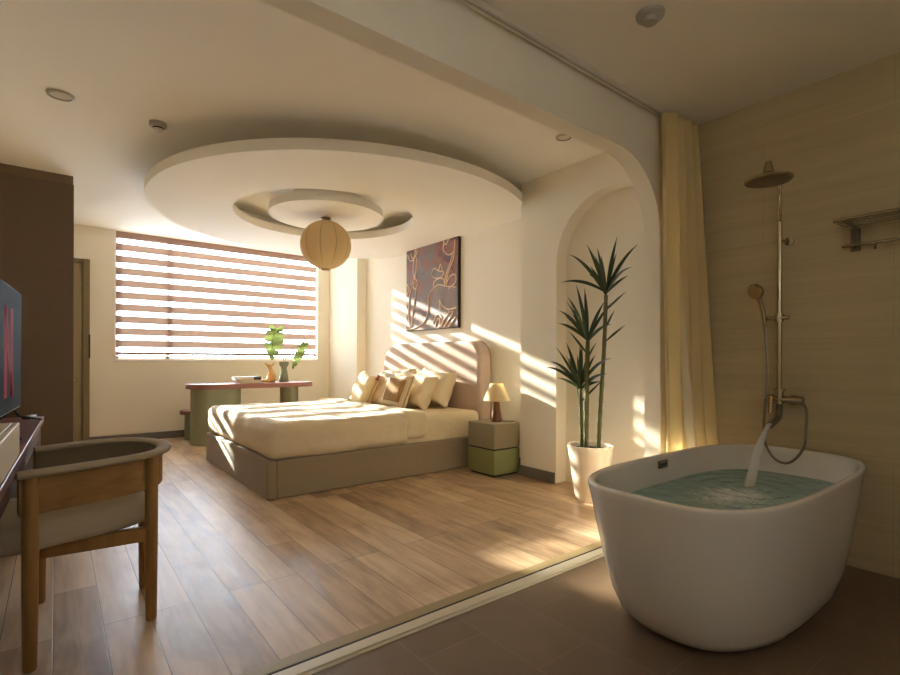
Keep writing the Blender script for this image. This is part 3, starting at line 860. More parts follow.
def monstera(name, label, c, rx, ry, rot, lean, stem_pts, nslit=5):
    """heart shaped slit leaf: blade in a tilted plane plus stem"""
    t = thing(name, label, 'leaf', stem_pts[0], 0, 'cut leaves in the green vase')
    base = Vector(stem_pts[0])
    bm = bmesh.new()
    mtx = Matrix.Translation(Vector(c) - base) @ Matrix.Rotation(rot, 4, 'Y') @ Matrix.Rotation(lean, 4, 'Z')
    rows, colsn = 110, 7
    for side in (-1, 1):
        prev = None
        for i in range(rows + 1):
            s = i / rows
            z = ry * (1 - 2 * s)
            wid = rx * 1.08 * (max(0, math.sin(PI * min(1, s * .90 + .10))) ** .55) * (1.0 if s < .5 else 1 - .45 * ((s - .5) / .5) ** 2)
            ph = (s * (nslit + .6) + .15) % 1
            cut = .36 if (ph < .17 and .10 < s < .93) else 1.0 - .10 * abs(ph - .58)
            row = []
            for j in range(colsn + 1):
                f = j / colsn
                x = side * wid * cut * f
                row.append(bm.verts.new(mtx @ Vector((x, -.035 * f * f + .02 * math.sin(s * 3), z + .055 * f * (1 - s) - .045 * f * s))))
            if prev:
                for j in range(colsn): bm.faces.new((prev[j], prev[j + 1], row[j + 1], row[j]))
            prev = row
    bmesh.ops.remove_doubles(bm, verts=bm.verts[:], dist=1e-4)
    make('blade', bm, M['monstera'], t, smooth=True, recalc=False)
    bm = bmesh.new(); tube(bm, catmull([Vector(p) - base for p in stem_pts], 8), .005, 8)
    make('stem', bm, M['stem'], t, smooth=True)
monstera('monstera_leaf', 'large bright green monstera leaf standing tall in the green vase', (2.372, 6.98, 1.325), .135, .20, T(8), T(8),
         [(2.53, 7.0, TZ + .03), (2.525, 7.0, 1.06), (2.50, 7.0, 1.2), (2.45, 6.99, 1.35), (2.40, 6.985, 1.46)])
monstera('monstera_leaf.001', 'smaller drooping monstera leaf at the window side of the green vase', (2.73, 6.97, 1.165), .075, .19, T(28), T(20),
         [(2.535, 7.0, TZ + .03), (2.545, 7.0, 1.07), (2.60, 6.99, 1.17), (2.70, 6.98, 1.27), (2.79, 6.975, 1.30)], 6)

# ------------------------------------------------------------------ wardrobe, desk, television, door
wd = thing('wardrobe', 'tall dark brown wardrobe side standing to the ceiling by the desk', 'wardrobe', (-.2, 6.1, 0))
make('side_panel', local(bxm((XL, .127, 5.78, 5.80, 0, 2.70)), wd), M['wardrobe'], wd, bevel=.002)
make('carcass', local(bxm((XL, .105, 5.801, 6.75, 0, 2.70)), wd), M['wardrobe'], wd)
make('door', local(bxm((.106, .127, 5.805, 6.27, .08, 2.69), ), wd), M['wardrobe'], wd, bevel=.002)
make('door', local(bxm((.106, .127, 6.28, 6.745, .08, 2.69), ), wd), M['wardrobe'], wd, bevel=.002)
make('top_filler', local(bxm((XL, .122, 5.785, 6.745, 2.701, CEIL)), wd), M['wardrobe_trim'], wd)

dr = thing('door_1', 'olive door in its frame beside the window', 'door', (-.1, WY - .02, 0)); dr['kind'] = 'structure'
make('door_leaf', local(bxm((XL + .02, .262, WY - .045, WY - .004, .006, 2.29)), dr), M['door'], dr, bevel=.002)
make('frame', local(bxm((.264, .335, WY - .07, WY - .003, 0, 2.35), (XL + .02, .264, WY - .06, WY - .003, 2.292, 2.35)), dr), M['door_frame'], dr, bevel=.003)
bm = bmesh.new(); lathe(bm, [(0, 0), (.022, 0), (.024, .015), (.018, .03), (0, .034)], seg=20)
bmesh.ops.rotate(bm, verts=bm.verts[:], cent=(0, 0, 0), matrix=Matrix.Rotation(PI / 2, 3, 'X'))
bmesh.ops.translate(bm, verts=bm.verts[:], vec=(.18, WY - .046, .82))
make('knob', local(bm, dr), M['chrome'], dr, smooth=True)
make('hinge', local(bxm((.322, .34, WY - .082, WY - .07, 1.10, 1.40)), dr), M['dark'], dr, bevel=.002)

dk = thing('desk', 'dark maroon desk along the wall under the television', 'desk', (-.1, 2.33, 0))
DX1, DY0, DY1 = -.1, 1.2, 3.89
make('desktop', local(bxm((XL + .06, DX1, DY0, DY1, .715, .75)), dk), M['desk_maroon'], dk, bevel=.003)
make('apron', local(bxm((DX1 - .04, DX1 - .02, DY0 + .03, DY1 - .03, .62, .714)), dk), M['desk_dark'], dk)
make('end_panel', local(bxm((XL + .07, DX1 - .015, DY1 - .045, DY1 - .015, 0, .714)), dk), M['mauve'], dk, bevel=.002, label='mauve grey end panel')
make('end_panel', local(bxm((XL + .07, DX1 - .015, DY0 + .02, DY0 + .05, 0, .714)), dk), M['desk_dark'], dk, bevel=.002)
make('modesty_panel', local(bxm((XL + .07, XL + .09, DY0 + .05, DY1 - .05, .2, .714)), dk), M['desk_dark'], dk)
dk.rotation_euler.z = -math.atan(.028)
cb = thing('cream_box', 'low cream drawer box standing on the maroon desk', 'box', (-.1, 2.33, .75))
make('body', local(bxm((XL + .10, -.124, 1.30, 2.38, .75, .868)), cb), M['cream_box'], cb, bevel=.003)
make('drawer_front', local(bxm((-.123, -.104, 1.30, 2.38, .752, .868)), cb), M['cream_box'], cb, bevel=.003)

cb.rotation_euler.z = -math.atan(.028)
tv = thing('television', 'black flat television with a red mark on its screen, standing on the desk', 'television', (-.186, 3.22, .75), -math.atan(.0625))
TW, TB, TT = .585, .068, .722
make('back_shell', bxm((-.045, -.012, -TW, TW, TB, TT)), M['tv_body'], tv, bevel=.006)
make('screen', bxm((-.013, -.008, -TW + .008, TW - .008, TB + .012, TT - .008)), M['tv_screen'], tv)
bm = bmesh.new()
# red letter N lying on the screen surface
def onscreen(pts):
    prism(bm, pts, lambda p, t: (t, p[0], p[1]), -.0081, -.0072)
zc0, zc1 = TB + .085, TT - .115
yl = -.03
for (a, b) in ((.0, .095), (.20, .295)):
    onscreen([(yl + a, zc0), (yl + b, zc0), (yl + b, zc1), (yl + a, zc1)])
onscreen([(yl + .0, zc1), (yl + .095, zc1), (yl + .295, zc0), (yl + .20, zc0)])
make('letter_mark', bm, M['red'], tv, label='red letter N on the screen')
for s in (-1, 1):
    bm = bmesh.new()
    tube(bm, [(-.03, s * .42, TB + .01), (.0, s * .42, .03), (.10, s * .42, .006)], .007, 8)
    tube(bm, [(-.03, s * .42, TB + .01), (-.06, s * .42, .03), (-.12, s * .42, .006)], .007, 8)
    make('foot', bm, M['tv_body'], tv, smooth=True)
bm = bmesh.new()
tube(bm, catmull([(-.13, 2.50, .754), (-.12, 2.58, .756), (-.135, 2.66, .754), (-.17, 2.70, .754), (-.22, 2.68, .754), (-.3, 2.72, .754), (-.4, 2.9, .754)], 8), .005, 8)
tag(make('power_cable', bm, M['dark'], smooth=True), 'thin dark cable lying on the maroon desk behind the cream box', 'cable')
rc = thing('remote_control', 'small dark remote control lying at the far end of the desk', 'remote control', (-.12, 3.80, .75), T(80))
make('body', bxm((-.07, .07, -.02, .02, 0, .016)), M['tv_body'], rc, bevel=.005)
make('button', bxm((.04, .052, -.006, .006, .0155, .019)), M['white_plastic'], rc, bevel=.002)

# ------------------------------------------------------------------ barrel armchair
ch = thing('armchair', 'barrel backed oak armchair with grey seat tucked towards the desk', 'chair', (.13, 2.6, 0))
LEGS = {'A': (-.070, 2.295), 'B': (.318, 2.437), 'C': (-.055, 2.905), 'D': (.335, 2.80)}
CR = [(-.108, 2.272, .708), (.02, 2.302, .709), (.14, 2.342, .710), (.255, 2.39, .711), (.35, 2.475, .712), (.388, 2.60, .717), (.368, 2.74, .718), (.30, 2.85, .717), (.2, 2.915, .713), (.08, 2.93, .709), (-.075, 2.905, .703)]
path = catmull(CR, 8)
def sweep(prof, path, name, m, parent, bev=0, **kw):
    """prof: (inward offset, z offset) closed outline, carried along path with upright sections"""
    bm = bmesh.new(); rings = []
    n = len(path)
    for i, p in enumerate(path):
        t = path[min(i + 1, n - 1)] - path[max(i - 1, 0)]; t.z = 0; t.normalize()
        inn = Vector((-t.y, t.x, 0))
        rings.append([bm.verts.new(p + inn * a + Vector((0, 0, b))) for a, b in prof])
    k = len(prof)
    for A, B in zip(rings, rings[1:]):
        for j in range(k): bm.faces.new((A[j], A[(j + 1) % k], B[(j + 1) % k], B[j]))
    bm.faces.new(rings[0][::-1]); bm.faces.new(rings[-1])
    return make(name, local(bm, parent), m, parent, auto=50, **kw)
rimprof = [(-.012 + .030 * math.cos(a) + .012, -.014 + .014 * math.sin(a)) for a in [2 * PI * i / 14 for i in range(14)]]
sweep(rimprof, path, 'top_rail', M['chair_rim'], ch)
sweep([(.006, -.022), (.020, -.022), (.020, -.160), (.006, -.160)], path[1:-1], 'back_panel', M['chair_panel'], ch)
sweep([(.0205, -.022), (.034, -.022), (.036, -.15), (.0205, -.158)], path[1:], 'back_padding', M['chair_in'], ch)
for k, (x, y) in list(LEGS.items()):
    zt = {'A': .692, 'B': .692, 'C': .688, 'D': .70}[k]
    bm = bmesh.new()
    prof = [(0, 0), (.018, 0), (.021, .006), (.0245, .30), (.0245, zt), (0, zt)]
    lathe(bm, prof, (x, y, 0), 16)
    make('leg', local(bm, ch), M['chair_wood'], ch, auto=40)
LEGS['E'] = (-.06, 2.47)
def bar(a, b, z0, z1, w):
    a, b = Vector(LEGS[a]), Vector(LEGS[b]); d = (b - a).normalized(); nn = Vector((-d.y, d.x)) * w / 2
    bm = bmesh.new()
    prism(bm, [a + nn + d * .015, a - nn + d * .015, b - nn - d * .015, b + nn - d * .015], XY, z0, z1)
    return make('seat_rail', local(bm, ch), M['chair_wood'], ch, bevel=.004)
bar('E', 'B', .335, .395, .028); bar('C', 'D', .335, .395, .028); bar('A', 'C', .335, .395, .028); bar('B', 'D', .335, .395, .028)
# seat cushion: rounded D shape, domed
bm = bmesh.new()
seat_o = [(-.20, 2.36), (-.20, 2.84), (.05, 2.88), (.22, 2.845), (.31, 2.76), (.335, 2.62), (.305, 2.49), (.20, 2.42), (.02, 2.365)]
so = catmull([(x, y, 0) for x, y in seat_o], 6, closed=True)
cc = Vector((.07, 2.61, 0))
zs = [(.90, .398), (.975, .405), (1.0, .425), (1.0, .455), (.985, .478), (.94, .494), (.8, .503), (.5, .508)]
rings = [[bm.verts.new(cc + (p - cc) * s + Vector((0, 0, z))) for p in so] for s, z in zs]
for A, B in zip(rings, rings[1:]):
    for i in range(len(so)): bm.faces.new((A[i], A[(i + 1) % len(so)], B[(i + 1) % len(so)], B[i]))
bm.faces.new(rings[0][::-1]); bm.faces.new(rings[-1])
make('seat', local(bm, ch), M['seat'], ch, smooth=True)

# ------------------------------------------------------------------ potted plant
PLX, PLY = 3.30, 2.405
pl = thing('potted_dracaena', 'tall dracaena of three canes in a cream pot standing in the arched niche', 'plant', (PLX, PLY, 0))
bm = bmesh.new()
lathe(bm, [(0, 0), (.105, 0), (.112, .006), (.170, .40), (.174, .42), (.172, .432), (.156, .432), (.150, .40), (.148, .385), (0, .385)], seg=56)
pot = make('pot', bm, M['pot'], pl, auto=50)
bm = bmesh.new(); lathe(bm, [(.150, .386), (.148, .398), (.1, .404), (0, .408)], seg=40)
make('soil', bm, M['soil'], pl, smooth=True)
C1 = ((2.285, 1.6), [(2.146, 2.014), (2.437, 2.009), (2.334, 1.964), (2.006, 1.938), (2.634, 1.97), (1.953, 1.747), (2.649, 1.731), (2.48, 1.791), (2.071, 1.601), (2.12, 1.467), (2.15, 1.364)])
C2 = ((2.412, 1.241), [(2.639, 1.619), (2.457, 1.669), (2.558, 1.709), (2.376, 1.609), (2.716, 1.511), (2.654, 1.397), (2.293, 1.547), (2.648, 1.338), (2.145, 1.362), (2.222, 1.229)])
C3 = ((2.506, .857), [(2.689, 1.248), (2.886, 1.085), (2.864, 1.035), (2.503, 1.219), (2.459, 1.218), (2.657, 1.118), (2.355, 1.138), (2.144, 1.111), (2.195, .996), (2.336, .943), (2.578, .914)])
CANES = [([(2.348, .36), (2.347, .451), (2.327, .788), (2.301, 1.176), (2.285, 1.60)], .018, C1), ([(2.43, .36), (2.427, .464), (2.423, .9), (2.415, 1.245)], .0205, C2),
         ([(2.488, .36), (2.49, .432), (2.499, .65), (2.506, .862)], .017, C3)]
rnd = random.Random(3)
o0 = Vector((PLX, PLY, 0))
def leaf(bm, b, tip, w, droop):
    b, tip = Vector(b), Vector(tip)
    d = tip - b
    ctrl = b + d * .5 + Vector((0, 0, droop * d.length))
    nrm = d.cross(Vector((1, 0, 0)) if abs(d.normalized().x) < .9 else Vector((0, 1, 0)))
    n = 12
    rows = []
    for i in range(n + 1):
        s = i / n
        p = b * (1 - s) ** 2 + ctrl * 2 * s * (1 - s) + tip * s * s
        tg = (ctrl - b) * 2 * (1 - s) + (tip - ctrl) * 2 * s
        tg.normalize()
        side = tg.cross(Vector((-.85, -.5, .25))).normalized()
        up = side.cross(tg).normalized()
        ww = w * (.45 + 1.6 * s * (1 - s) * 1.5 if s < .4 else (.45 + .576 * 1.0) * (1 - ((s - .4) / .6) ** 1.7)) 
        ww = max(ww, .0008)
        rows.append([p - side * ww + up * ww * .35, p, p + side * ww + up * ww * .35])
    V = [[bm.verts.new(q) for q in r] for r in rows]
    for A, B in zip(V, V[1:]):
        for j in range(2): bm.faces.new((A[j], A[j + 1], B[j + 1], B[j]))
for ci, (pts, r, (base, tips)) in enumerate(CANES):
    X0 = PLX + (.03, -.02, .01)[ci]
    bm = bmesh.new()
    P = catmull([(X0, y, z) for y, z in pts], 12)
    nP = len(P)
    tube(bm, P, lambda s: r * (1 - .18 * s) * (1 + .07 * math.sin(s * 90)), 12)
    cane = make('cane', local(bm, pl), M['cane'], pl, smooth=True)
    bm = bmesh.new()
    zb, zt = base[1], max(q[1] for q in tips)
    for i, (y, z) in enumerate(tips):
        dx = (rnd.uniform(-.20, .10)) if i % 2 else rnd.uniform(-.1, .05)
        low = z < base[1] + .12
        b = (X0, base[0] + (base[0] - 2.285) * 0, base[1] - (.12 if low else -.02 - .02 * (i % 3)))
        yb = pts[-1][0]
        b = (X0, yb, (min(z - .02, base[1]) - .10 if low else base[1] + .01 * (i % 4)))
        leaf(bm, b, (X0 + dx, y, z), .0135 if not low else .009, .10 + .12 * (abs(y - yb) / .4) if not low else .02)
    # leaves the viewer sees end-on, towards and away from the room
    for k in range(9):
        a = 2 * PI * k / 9 + ci
        L_ = rnd.uniform(.26, .36)
        dx = -abs(math.cos(a)) * L_ * .8 if k % 3 else .10
        leaf(bm, (X0, pts[-1][0], base[1] + .01), (X0 + dx, pts[-1][0] + math.sin(a) * L_ * .45, base[1] + rnd.uniform(.06, .34)), .011, .12)
    lf = make('leaf_crown', local(bm, pl), M['leaf'], cane, smooth=True, recalc=False)

# ------------------------------------------------------------------ bathtub and water
TCX, TCY = 2.486, 1.007
def tsc(z, e): return 1 + (e - 1) * min(1, z / .32)
def sup(a, b, n, ang):
    c, s = math.cos(ang), math.sin(ang)
    return (a * abs(c) ** (2 / n) * (1 if c >= 0 else -1), b * abs(s) ** (2 / n) * (1 if s >= 0 else -1))
NS = 112
def supring(bm, a, b, n, z, off=(0, 0)):
    out = []
    for i in range(NS):
        # even spacing along the outline
        x, y = sup(a, b, n, 2 * PI * i / NS)
        out.append(bm.verts.new((TCX + off[0] + x, TCY + off[1] + y, z)))
    return out
tub = thing('bathtub', 'freestanding white oval bathtub filled with water by the shower wall', 'bathtub', (TCX, TCY, 0))
bm = bmesh.new()
ZR = .600
prof = [(.55, .26, 2.5, .012), (.60, .285, 2.55, .014), (.64, .31, 2.6, .03), (.69, .338, 2.7, .075), (.732, .360, 2.8, .15), (.778, .385, 2.95, .28), (.812, .403, 3.1, .42), (.842, .419, 3.2, .56),
        (.849, .423, 3.2, .588), (.847, .422, 3.2, .597), (.840, .417, 3.2, .600), (.828, .405, 3.2, .600), (.818, .398, 3.2, .595), (.810, .392, 3.2, .575),
        (.765, .372, 3.1, .45), (.72, .35, 3.0, .30), (.66, .32, 2.8, .19), (.58, .27, 2.6, .155), (.3, .15, 2.4, .15)]
rings = [supring(bm, q[0] * tsc(q[3], .959), q[1] * tsc(q[3], .934), q[2] + .25 * min(1, q[3] / .4), q[3]) for q in prof]
for A, B in zip(rings, rings[1:]):
    for i in range(NS): bm.faces.new((A[i], A[(i + 1) % NS], B[(i + 1) % NS], B[i]))
bm.faces.new(rings[0][::-1]); bm.faces.new(rings[-1])
make('shell', local(bm, tub), M['tub'], tub, smooth=True)
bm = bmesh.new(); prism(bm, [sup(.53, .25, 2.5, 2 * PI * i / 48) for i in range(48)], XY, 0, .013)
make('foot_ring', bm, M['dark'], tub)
# overflow plate on the inner wall
ov = bxm((2.455, 2.545, 1.3625, 1.371, .536, .575)); 
o = make('overflow_plate', local(ov, tub), M['chrome_dark'], tub, bevel=.003)
make('overflow_slot', local(bxm((2.47, 2.53, 1.3615, 1.363, .550, .561)), tub), M['dark'], o)

WZ = .462
wt = thing('bath_water', 'teal water filling the white bathtub with a splash of foam', 'water', (TCX, TCY, WZ)); wt['kind'] = 'stuff'
bm = bmesh.new()
SX, SY = 2.71, 1.03
RRn = 26
prev = None
ringsw = []
for r_ in range(1, RRn + 1):
    k = r_ / RRn
    row = []
    for i in range(NS):
        x, y = sup(.744 * k, .3495 * k, 3.35 - 1.3 * (1 - k), 2 * PI * i / NS)
        X, Y = TCX + x, TCY + y
        d = math.hypot(X - SX, (Y - SY) * 1.2)
        z = .006 * math.exp(-d * 3) * math.sin(d * 60) + .005 * mnoise.noise(Vector((X * 9, Y * 9, 1))) * (1 - .6 * k) + .010 * math.exp(-d * 5) * mnoise.noise(Vector((X * 28, Y * 28, 3)))
        row.append(bm.verts.new((X, Y, WZ + z * min(1, (1 - k) * 8))))
    ringsw.append(row)
cv = bm.verts.new((TCX, TCY, WZ))
for i in range(NS): bm.faces.new((cv, ringsw[0][i], ringsw[0][(i + 1) % NS]))
for A, B in zip(ringsw, ringsw[1:]):
    for i in range(NS): bm.faces.new((A[i], B[i], B[(i + 1) % NS], A[(i + 1) % NS]))
make('surface', local(bm, wt), M['water'], wt, smooth=True, recalc=False)
bm = bmesh.new()
rf = random.Random(12)
for k in range(90):
    a = rf.uniform(0, 2 * PI); q = abs(rf.gauss(0, .13))
    x, y = SX - .20 + q * 1.7 * math.cos(a), SY - .04 + q * .85 * math.sin(a)
    r = rf.uniform(.0015, .005) * (1 - min(.6, q * 2))
    lathe(bm, [(0, r * .4), (r * .9, r * .3), (r * 1.4, 0), (r * .9, -r * .3), (0, -r * .3)], (x, y, WZ + .002), 8)
make('foam', local(bm, wt), M['foam'], wt, smooth=True)

# ------------------------------------------------------------------ shower set
sh = thing('shower_column', 'wall mounted shower column with round rain head and hand shower above the bathtub', 'shower', (3.28, 1.09, .87))
PXs, PYs = 3.28, 1.09
bm = bmesh.new(); tube(bm, [(PXs, PYs, .87), (PXs, PYs, 1.9)], .0125, 14)
make('pole', local(bm, sh), M['chrome'], sh, auto=40)
bm = bmesh.new()
tube(bm, [(PXs, PYs, 1.9)] + catmull([(PXs, PYs, 2.06), (PXs - .004, PYs, 2.105), (PXs - .03, PYs, 2.135), (PXs - .09, PYs, 2.155), (PXs - .165, PYs, 2.175)], 6), .0095, 12)
make('shower_arm', local(bm, sh), M['chrome'], sh, smooth=True)
HX = PXs - .17
bm = bmesh.new(); lathe(bm, [(0, 2.095), (.113, 2.095), (.119, 2.100), (.118, 2.108), (.05, 2.128), (.026, 2.145), (.020, 2.18), (.014, 2.205), (0, 2.206)], (HX, PYs, 0), 48)
rh = make('rain_head', local(bm, sh), M['chrome'], sh, auto=40)
bm = bmesh.new(); lathe(bm, [(0, 2.0935), (.110, 2.0935), (.110, 2.0952), (0, 2.0952)], (HX, PYs, 0), 40)
make('spray_plate', local(bm, sh), M['chrome_dark'], rh)
def xcyl(x0, x1, y, z, r, seg=20):
    bm = bmesh.new(); tube(bm, [(x0, y, z), (x1, y, z)], r, seg); return bm
bm = bmesh.new(); tube(bm, [(PXs, PYs, 1.79), (XS, 1.065, 1.79)], .010, 12); tube(bm, [(XS - .012, 1.06, 1.79), (XS, 1.06, 1.79)], .024, 20)
make('wall_bracket', local(bm, sh), M['chrome'], sh, auto=40)
bm = bmesh.new(); tube(bm, [(PXs - .005, PYs - .05, 1.345), (PXs - .01, PYs + .075, 1.345)], .012, 14); tube(bm, [(PXs, PYs, 1.322), (PXs, PYs, 1.368)], .021, 16)
make('slide_bracket', local(bm, sh), M['chrome'], sh, auto=40)
bm = bmesh.new(); tube(bm, catmull([(PXs - .022, PYs + .07, 1.30), (PXs - .030, PYs + .072, 1.36), (PXs - .045, PYs + .082, 1.43), (PXs - .065, PYs + .092, 1.485)], 6), lambda s: .0105 + .004 * s, 12)
hs = make('hand_shower', local(bm, sh), M['chrome'], sh, smooth=True)
bm = bmesh.new(); lathe(bm, [(0, -.022), (.042, -.022), (.047, -.012), (.044, .004), (.022, .02), (0, .024)], (0, 0, 0), 30)
bmesh.ops.rotate(bm, verts=bm.verts[:], cent=(0, 0, 0), matrix=Matrix.Rotation(T(62), 3, 'Y'))
bmesh.ops.rotate(bm, verts=bm.verts[:], cent=(0, 0, 0), matrix=Matrix.Rotation(T(-20), 3, 'Z'))
bmesh.ops.translate(bm, verts=bm.verts[:], vec=(PXs - .075, PYs + .094, 1.505))
make('spray_face', local(bm, sh), M['chrome'], hs, auto=50)
# mixer
bm = bmesh.new(); tube(bm, [(PXs, PYs + .075, .875), (PXs, PYs - .10, .875)], .020, 18); tube(bm, [(PXs, PYs - .10, .875), (PXs, PYs - .118, .875)], .024, 18)
tube(bm, [(PXs, PYs - .055, .875), (XS, PYs - .055, .872)], .016, 14); tube(bm, [(PXs, PYs + .06, .875), (XS, PYs + .06, .872)], .016, 14)
tube(bm, [(XS - .012, PYs - .055, .872), (XS, PYs - .055, .872)], .03, 20); tube(bm, [(XS - .012, PYs + .06, .872), (XS, PYs + .06, .872)], .03, 20)
tube(bm, [(PXs, PYs, .85), (PXs, PYs, .925)], .021, 18); tube(bm, [(PXs, PYs, .925), (PXs, PYs, .935)], .03, 18)
mx_ = make('mixer_body', local(bm, sh), M['chrome'], sh, auto=40)
bm = bmesh.new(); tube(bm, [(PXs - .04, PYs + .03, .885), (PXs - .045, PYs + .032, .80)], lambda s: .013 - .002 * s, 12); tube(bm, [(PXs - .01, PYs + .03, .88), (PXs - .042, PYs + .03, .884)], .012, 12)
make('lever', local(bm, sh), M['lever'], mx_, auto=40)
bm = bmesh.new(); tube(bm, catmull([(PXs, PYs, .86), (PXs - .002, PYs, .80), (PXs - .02, PYs, .768), (PXs - .07, PYs, .752), (PXs - .14, PYs, .738)], 6), lambda s: .016 + .004 * s, 14)
make('spout', local(bm, sh), M['chrome_dark'], sh, smooth=True)
bm = bmesh.new()
tube(bm, catmull([(PXs - .022, PYs + .07, 1.30), (PXs - .03, PYs + .055, 1.15), (3.225, 1.137, .95), (3.21, 1.143, .76), (3.20, 1.134, .63), (3.20, 1.09, .548), (3.20, 1.034, .527), (3.20, .986, .557), (3.21, .949, .628), (3.23, .945, .723), (3.255, .952, .83), (PXs - .008, PYs - .108, .868)], 10), .0075, 10)
make('hose', local(bm, sh), M['chrome_dark'], sh, smooth=True)
# running water
st_ = thing('water_stream', 'stream of water falling from the spout into the bathtub', 'water', (PXs - .15, PYs, .735)); st_['kind'] = 'stuff'
bm = bmesh.new()
for k in range(11):
    a = 2 * PI * k / 11
    dx, dy = .006 * math.cos(a), .0085 * math.sin(a) * (1 if k % 2 else .45)
    pts = catmull([(PXs - .14 + dx * .5, PYs + dy, .745), (PXs - .22 + dx, PYs - .004 + dy * 1.2, .705), (PXs - .33 + dx * 1.4, PYs - .014 + dy * 1.6, .63), (PXs - .46 + dx * 1.8, PYs - .034 + dy * 2.0, .53), (PXs - .555 + dx * 2.2, PYs - .05 + dy * 2.4, .455)], 8)
    tube(bm, pts, lambda s, k=k: .0036 + .001 * s + .0014 * math.sin(s * 16 + k * 2.3), 8)
make('strand', local(bm, st_), M['stream'], st_, smooth=True)

# towel rack
rk = thing('towel_rack', 'metal towel rack with shelf bars mounted on the shower wall', 'towel rack', (XS, .5, 1.78))
bm = bmesh.new()
for x, r in ((XS - .205, .011), (XS - .14, .006), (XS - .09, .006), (XS - .04, .006)):
    tube(bm, [(x, .15, 1.815), (x, .800, 1.815)], r, 10)
make('shelf_bar', local(bm, rk), M['chrome'], rk, auto=40)
for y in (.755, .19):
    bm = bmesh.new(); box(bm, XS - .215, XS, y - .006, y + .006, 1.795, 1.812)
    prism(bm, [(XS - .02, 1.70), (XS, 1.70), (XS, 1.80), (XS - .03, 1.80), (XS - .05, 1.79), (XS - .025, 1.74)], XZ, y - .012, y + .012)
    box(bm, XS - .008, XS, y - .022, y + .022, 1.68, 1.80)
    make('wall_bracket', local(bm, rk), M['chrome_dark'], rk, bevel=.003)
bm = bmesh.new(); tube(bm, [(XS - .06, .15, 1.705), (XS - .06, .80, 1.705)], .008, 10); box(bm, XS - .066, XS, .748, .762, 1.698, 1.712); box(bm, XS - .066, XS, .183, .197, 1.698, 1.712)
make('towel_bar', local(bm, rk), M['chrome'], rk, auto=40)
for y in (.66, .50, .34):
    bm = bmesh.new(); tube(bm, catmull([(XS - .06, y, 1.705), (XS - .062, y, 1.68), (XS - .075, y, 1.67), (XS - .088, y, 1.682)], 5), .005, 8)
    make('hook', local(bm, rk), M['chrome_dark'], rk, smooth=True)

# ------------------------------------------------------------------ curtain, drawn into the corner and swept behind the tub
cu = thing('curtain', 'pale yellow curtain drawn into the corner behind the bathtub', 'curtain', (3.1, 1.6, .03))
def curtain_pt(s, z):
    f = (2.632 - z) / 2.6            # 0 at the rail, 1 at the hem
    x = 2.945 + (3.315 - 2.945) * s + .05 * f * (1 - s)
    y = 1.635 - .205 * f * s ** 1.2 - .02 * f
    amp = .036 * (1 - .25 * f)
    ph = s * 2 * PI * 4.4 + .5 * math.sin(z * 1.3)
    y += amp * math.sin(ph) * (0.35 if s < .05 else 1) - amp
    x += .012 * math.cos(ph * 1.0 + z * .4)
    return Vector((min(x, 3.335), min(y, 1.672), z))
bm = bmesh.new()
A_, Bn = 140, 40
V = [[bm.verts.new(curtain_pt(i / A_, 2.632 - 2.602 * j / Bn)) for j in range(Bn + 1)] for i in range(A_ + 1)]
for i in range(A_):
    for j in range(Bn): bm.faces.new((V[i][j], V[i + 1][j], V[i + 1][j + 1], V[i][j + 1]))
o = make('drape', local(bm, cu), M['curtain'], cu, smooth=True)
sm = o.modifiers.new('solid', 'SOLIDIFY'); sm.thickness = .004
bm = bmesh.new()
rows = []
for j in range(61):
    z = 2.40 - 2.36 * j / 60
    f = (2.632 - z) / 2.6
    p = curtain_pt(.24 + .12 * f, z)
    w = .012 + .035 * f
    wav = .012 * mnoise.noise(Vector((z * 9, 0, 2))) * min(1, f * 2)
    rows.append([bm.verts.new((p.x - w * .5 + wav + w * .55 * q, p.y - .012 - w * 1.5 * q - .004 * math.sin(q * PI), z)) for q in (0, .25, .5, .75, 1)])
for A, B in zip(rows, rows[1:]):
    for q in range(4): bm.faces.new((A[q], A[q + 1], B[q + 1], B[q]))
o = make('leading_edge', local(bm, cu), M['curtain_edge'], cu, smooth=True, label='leading edge of the curtain, coloured paler as if lit')
sm = o.modifiers.new('solid', 'SOLIDIFY'); sm.thickness = .006

# ------------------------------------------------------------------ light
w = bpy.data.worlds.new('daylight'); scene.world = w; w.use_nodes = True
nt = w.node_tree; nt.nodes.clear()
bg = nt.nodes.new('ShaderNodeBackground'); wo = nt.nodes.new('ShaderNodeOutputWorld')
tc = nt.nodes.new('ShaderNodeTexCoord'); sx = nt.nodes.new('ShaderNodeSeparateXYZ')
rp = nt.nodes.new('ShaderNodeValToRGB')
rp.color_ramp.elements[0].position = .46; rp.color_ramp.elements[0].color = lin('#c2d6f2')
rp.color_ramp.elements[1].position = .62; rp.color_ramp.elements[1].color = lin('#cbdeff')
ma = nt.nodes.new('ShaderNodeMath'); ma.operation = 'MULTIPLY_ADD'; ma.inputs[1].default_value = .5; ma.inputs[2].default_value = .5
nt.links.new(tc.outputs['Generated'], sx.inputs[0]); nt.links.new(sx.outputs['Z'], ma.inputs[0]); nt.links.new(ma.outputs[0], rp.inputs['Fac'])
nt.links.new(rp.outputs['Color'], bg.inputs['Color']); nt.links.new(bg.outputs[0], wo.inputs['Surface'])
bg.inputs['Strength'].default_value = 21.0

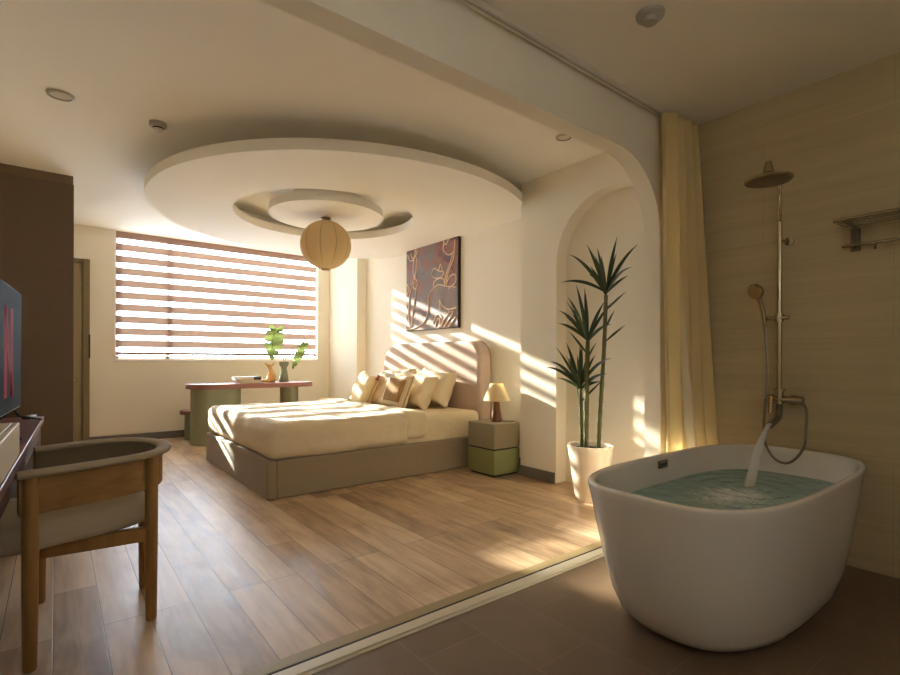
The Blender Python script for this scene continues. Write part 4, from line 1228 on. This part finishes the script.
sun = bpy.data.lights.new('sun', 'SUN'); sun.energy = 56; sun.angle = math.radians(1.0); sun.color = (1.0, .92, .79)
so_ = bpy.data.objects.new('sun', sun); COL.objects.link(so_)
so_.rotation_euler = Vector((.205, -1, -.336)).to_track_quat('-Z', 'Y').to_euler()
so_.location = (0, 12, 5)
def portal(name, loc, rot, sx_, sy_):
    l = bpy.data.lights.new(name, 'AREA'); l.shape = 'RECTANGLE'; l.size = sx_; l.size_y = sy_
    l.cycles.is_portal = True
    o = bpy.data.objects.new(name, l); COL.objects.link(o); o.location = loc; o.rotation_euler = rot
portal('window_portal', ((WX0 + WX1) / 2, WY + .2, (WZ0 + CEIL) / 2), (-PI / 2, 0, 0), WX1 - WX0, CEIL - WZ0)

portal('added_window_portal', ((VX0 + VX1) / 2, BACK - .12, (VZ0 + VZ1) / 2), (PI / 2, 0, 0), VX1 - VX0, VZ1 - VZ0)  # samples the sky through the added fill window

# ------------------------------------------------------------------ camera
cam = bpy.data.cameras.new('camera'); cam.sensor_width = 36; cam.lens = 20.0; cam.shift_y = 21.9 / 900
cam.clip_start = .02
co = bpy.data.objects.new('camera', cam); COL.objects.link(co)
yaw, roll = math.radians(38.24), math.radians(.18)
fw = Vector((math.sin(yaw), math.cos(yaw), 0)); r0 = Vector((math.cos(yaw), -math.sin(yaw), 0)); u0 = Vector((0, 0, 1))
r_ = math.cos(roll) * r0 + math.sin(roll) * u0; u_ = -math.sin(roll) * r0 + math.cos(roll) * u0
mw = Matrix(((r_.x, u_.x, -fw.x, 0), (r_.y, u_.y, -fw.y, 0), (r_.z, u_.z, -fw.z, 1.1), (0, 0, 0, 1)))
co.matrix_world = mw
scene.camera = co

vs = scene.view_settings
scene.display_settings.display_device = 'sRGB'
vs.view_transform = 'Standard'; vs.look = 'None'; vs.gamma = 1.0; vs.exposure = 0.52; vs.use_curve_mapping = False
c = scene.cycles
c.max_bounces = 14; c.diffuse_bounces = 8; c.glossy_bounces = 4; c.transmission_bounces = 8; c.transparent_max_bounces = 12
c.sample_clamp_indirect = 6.0; c.caustics_reflective = False; c.caustics_refractive = False
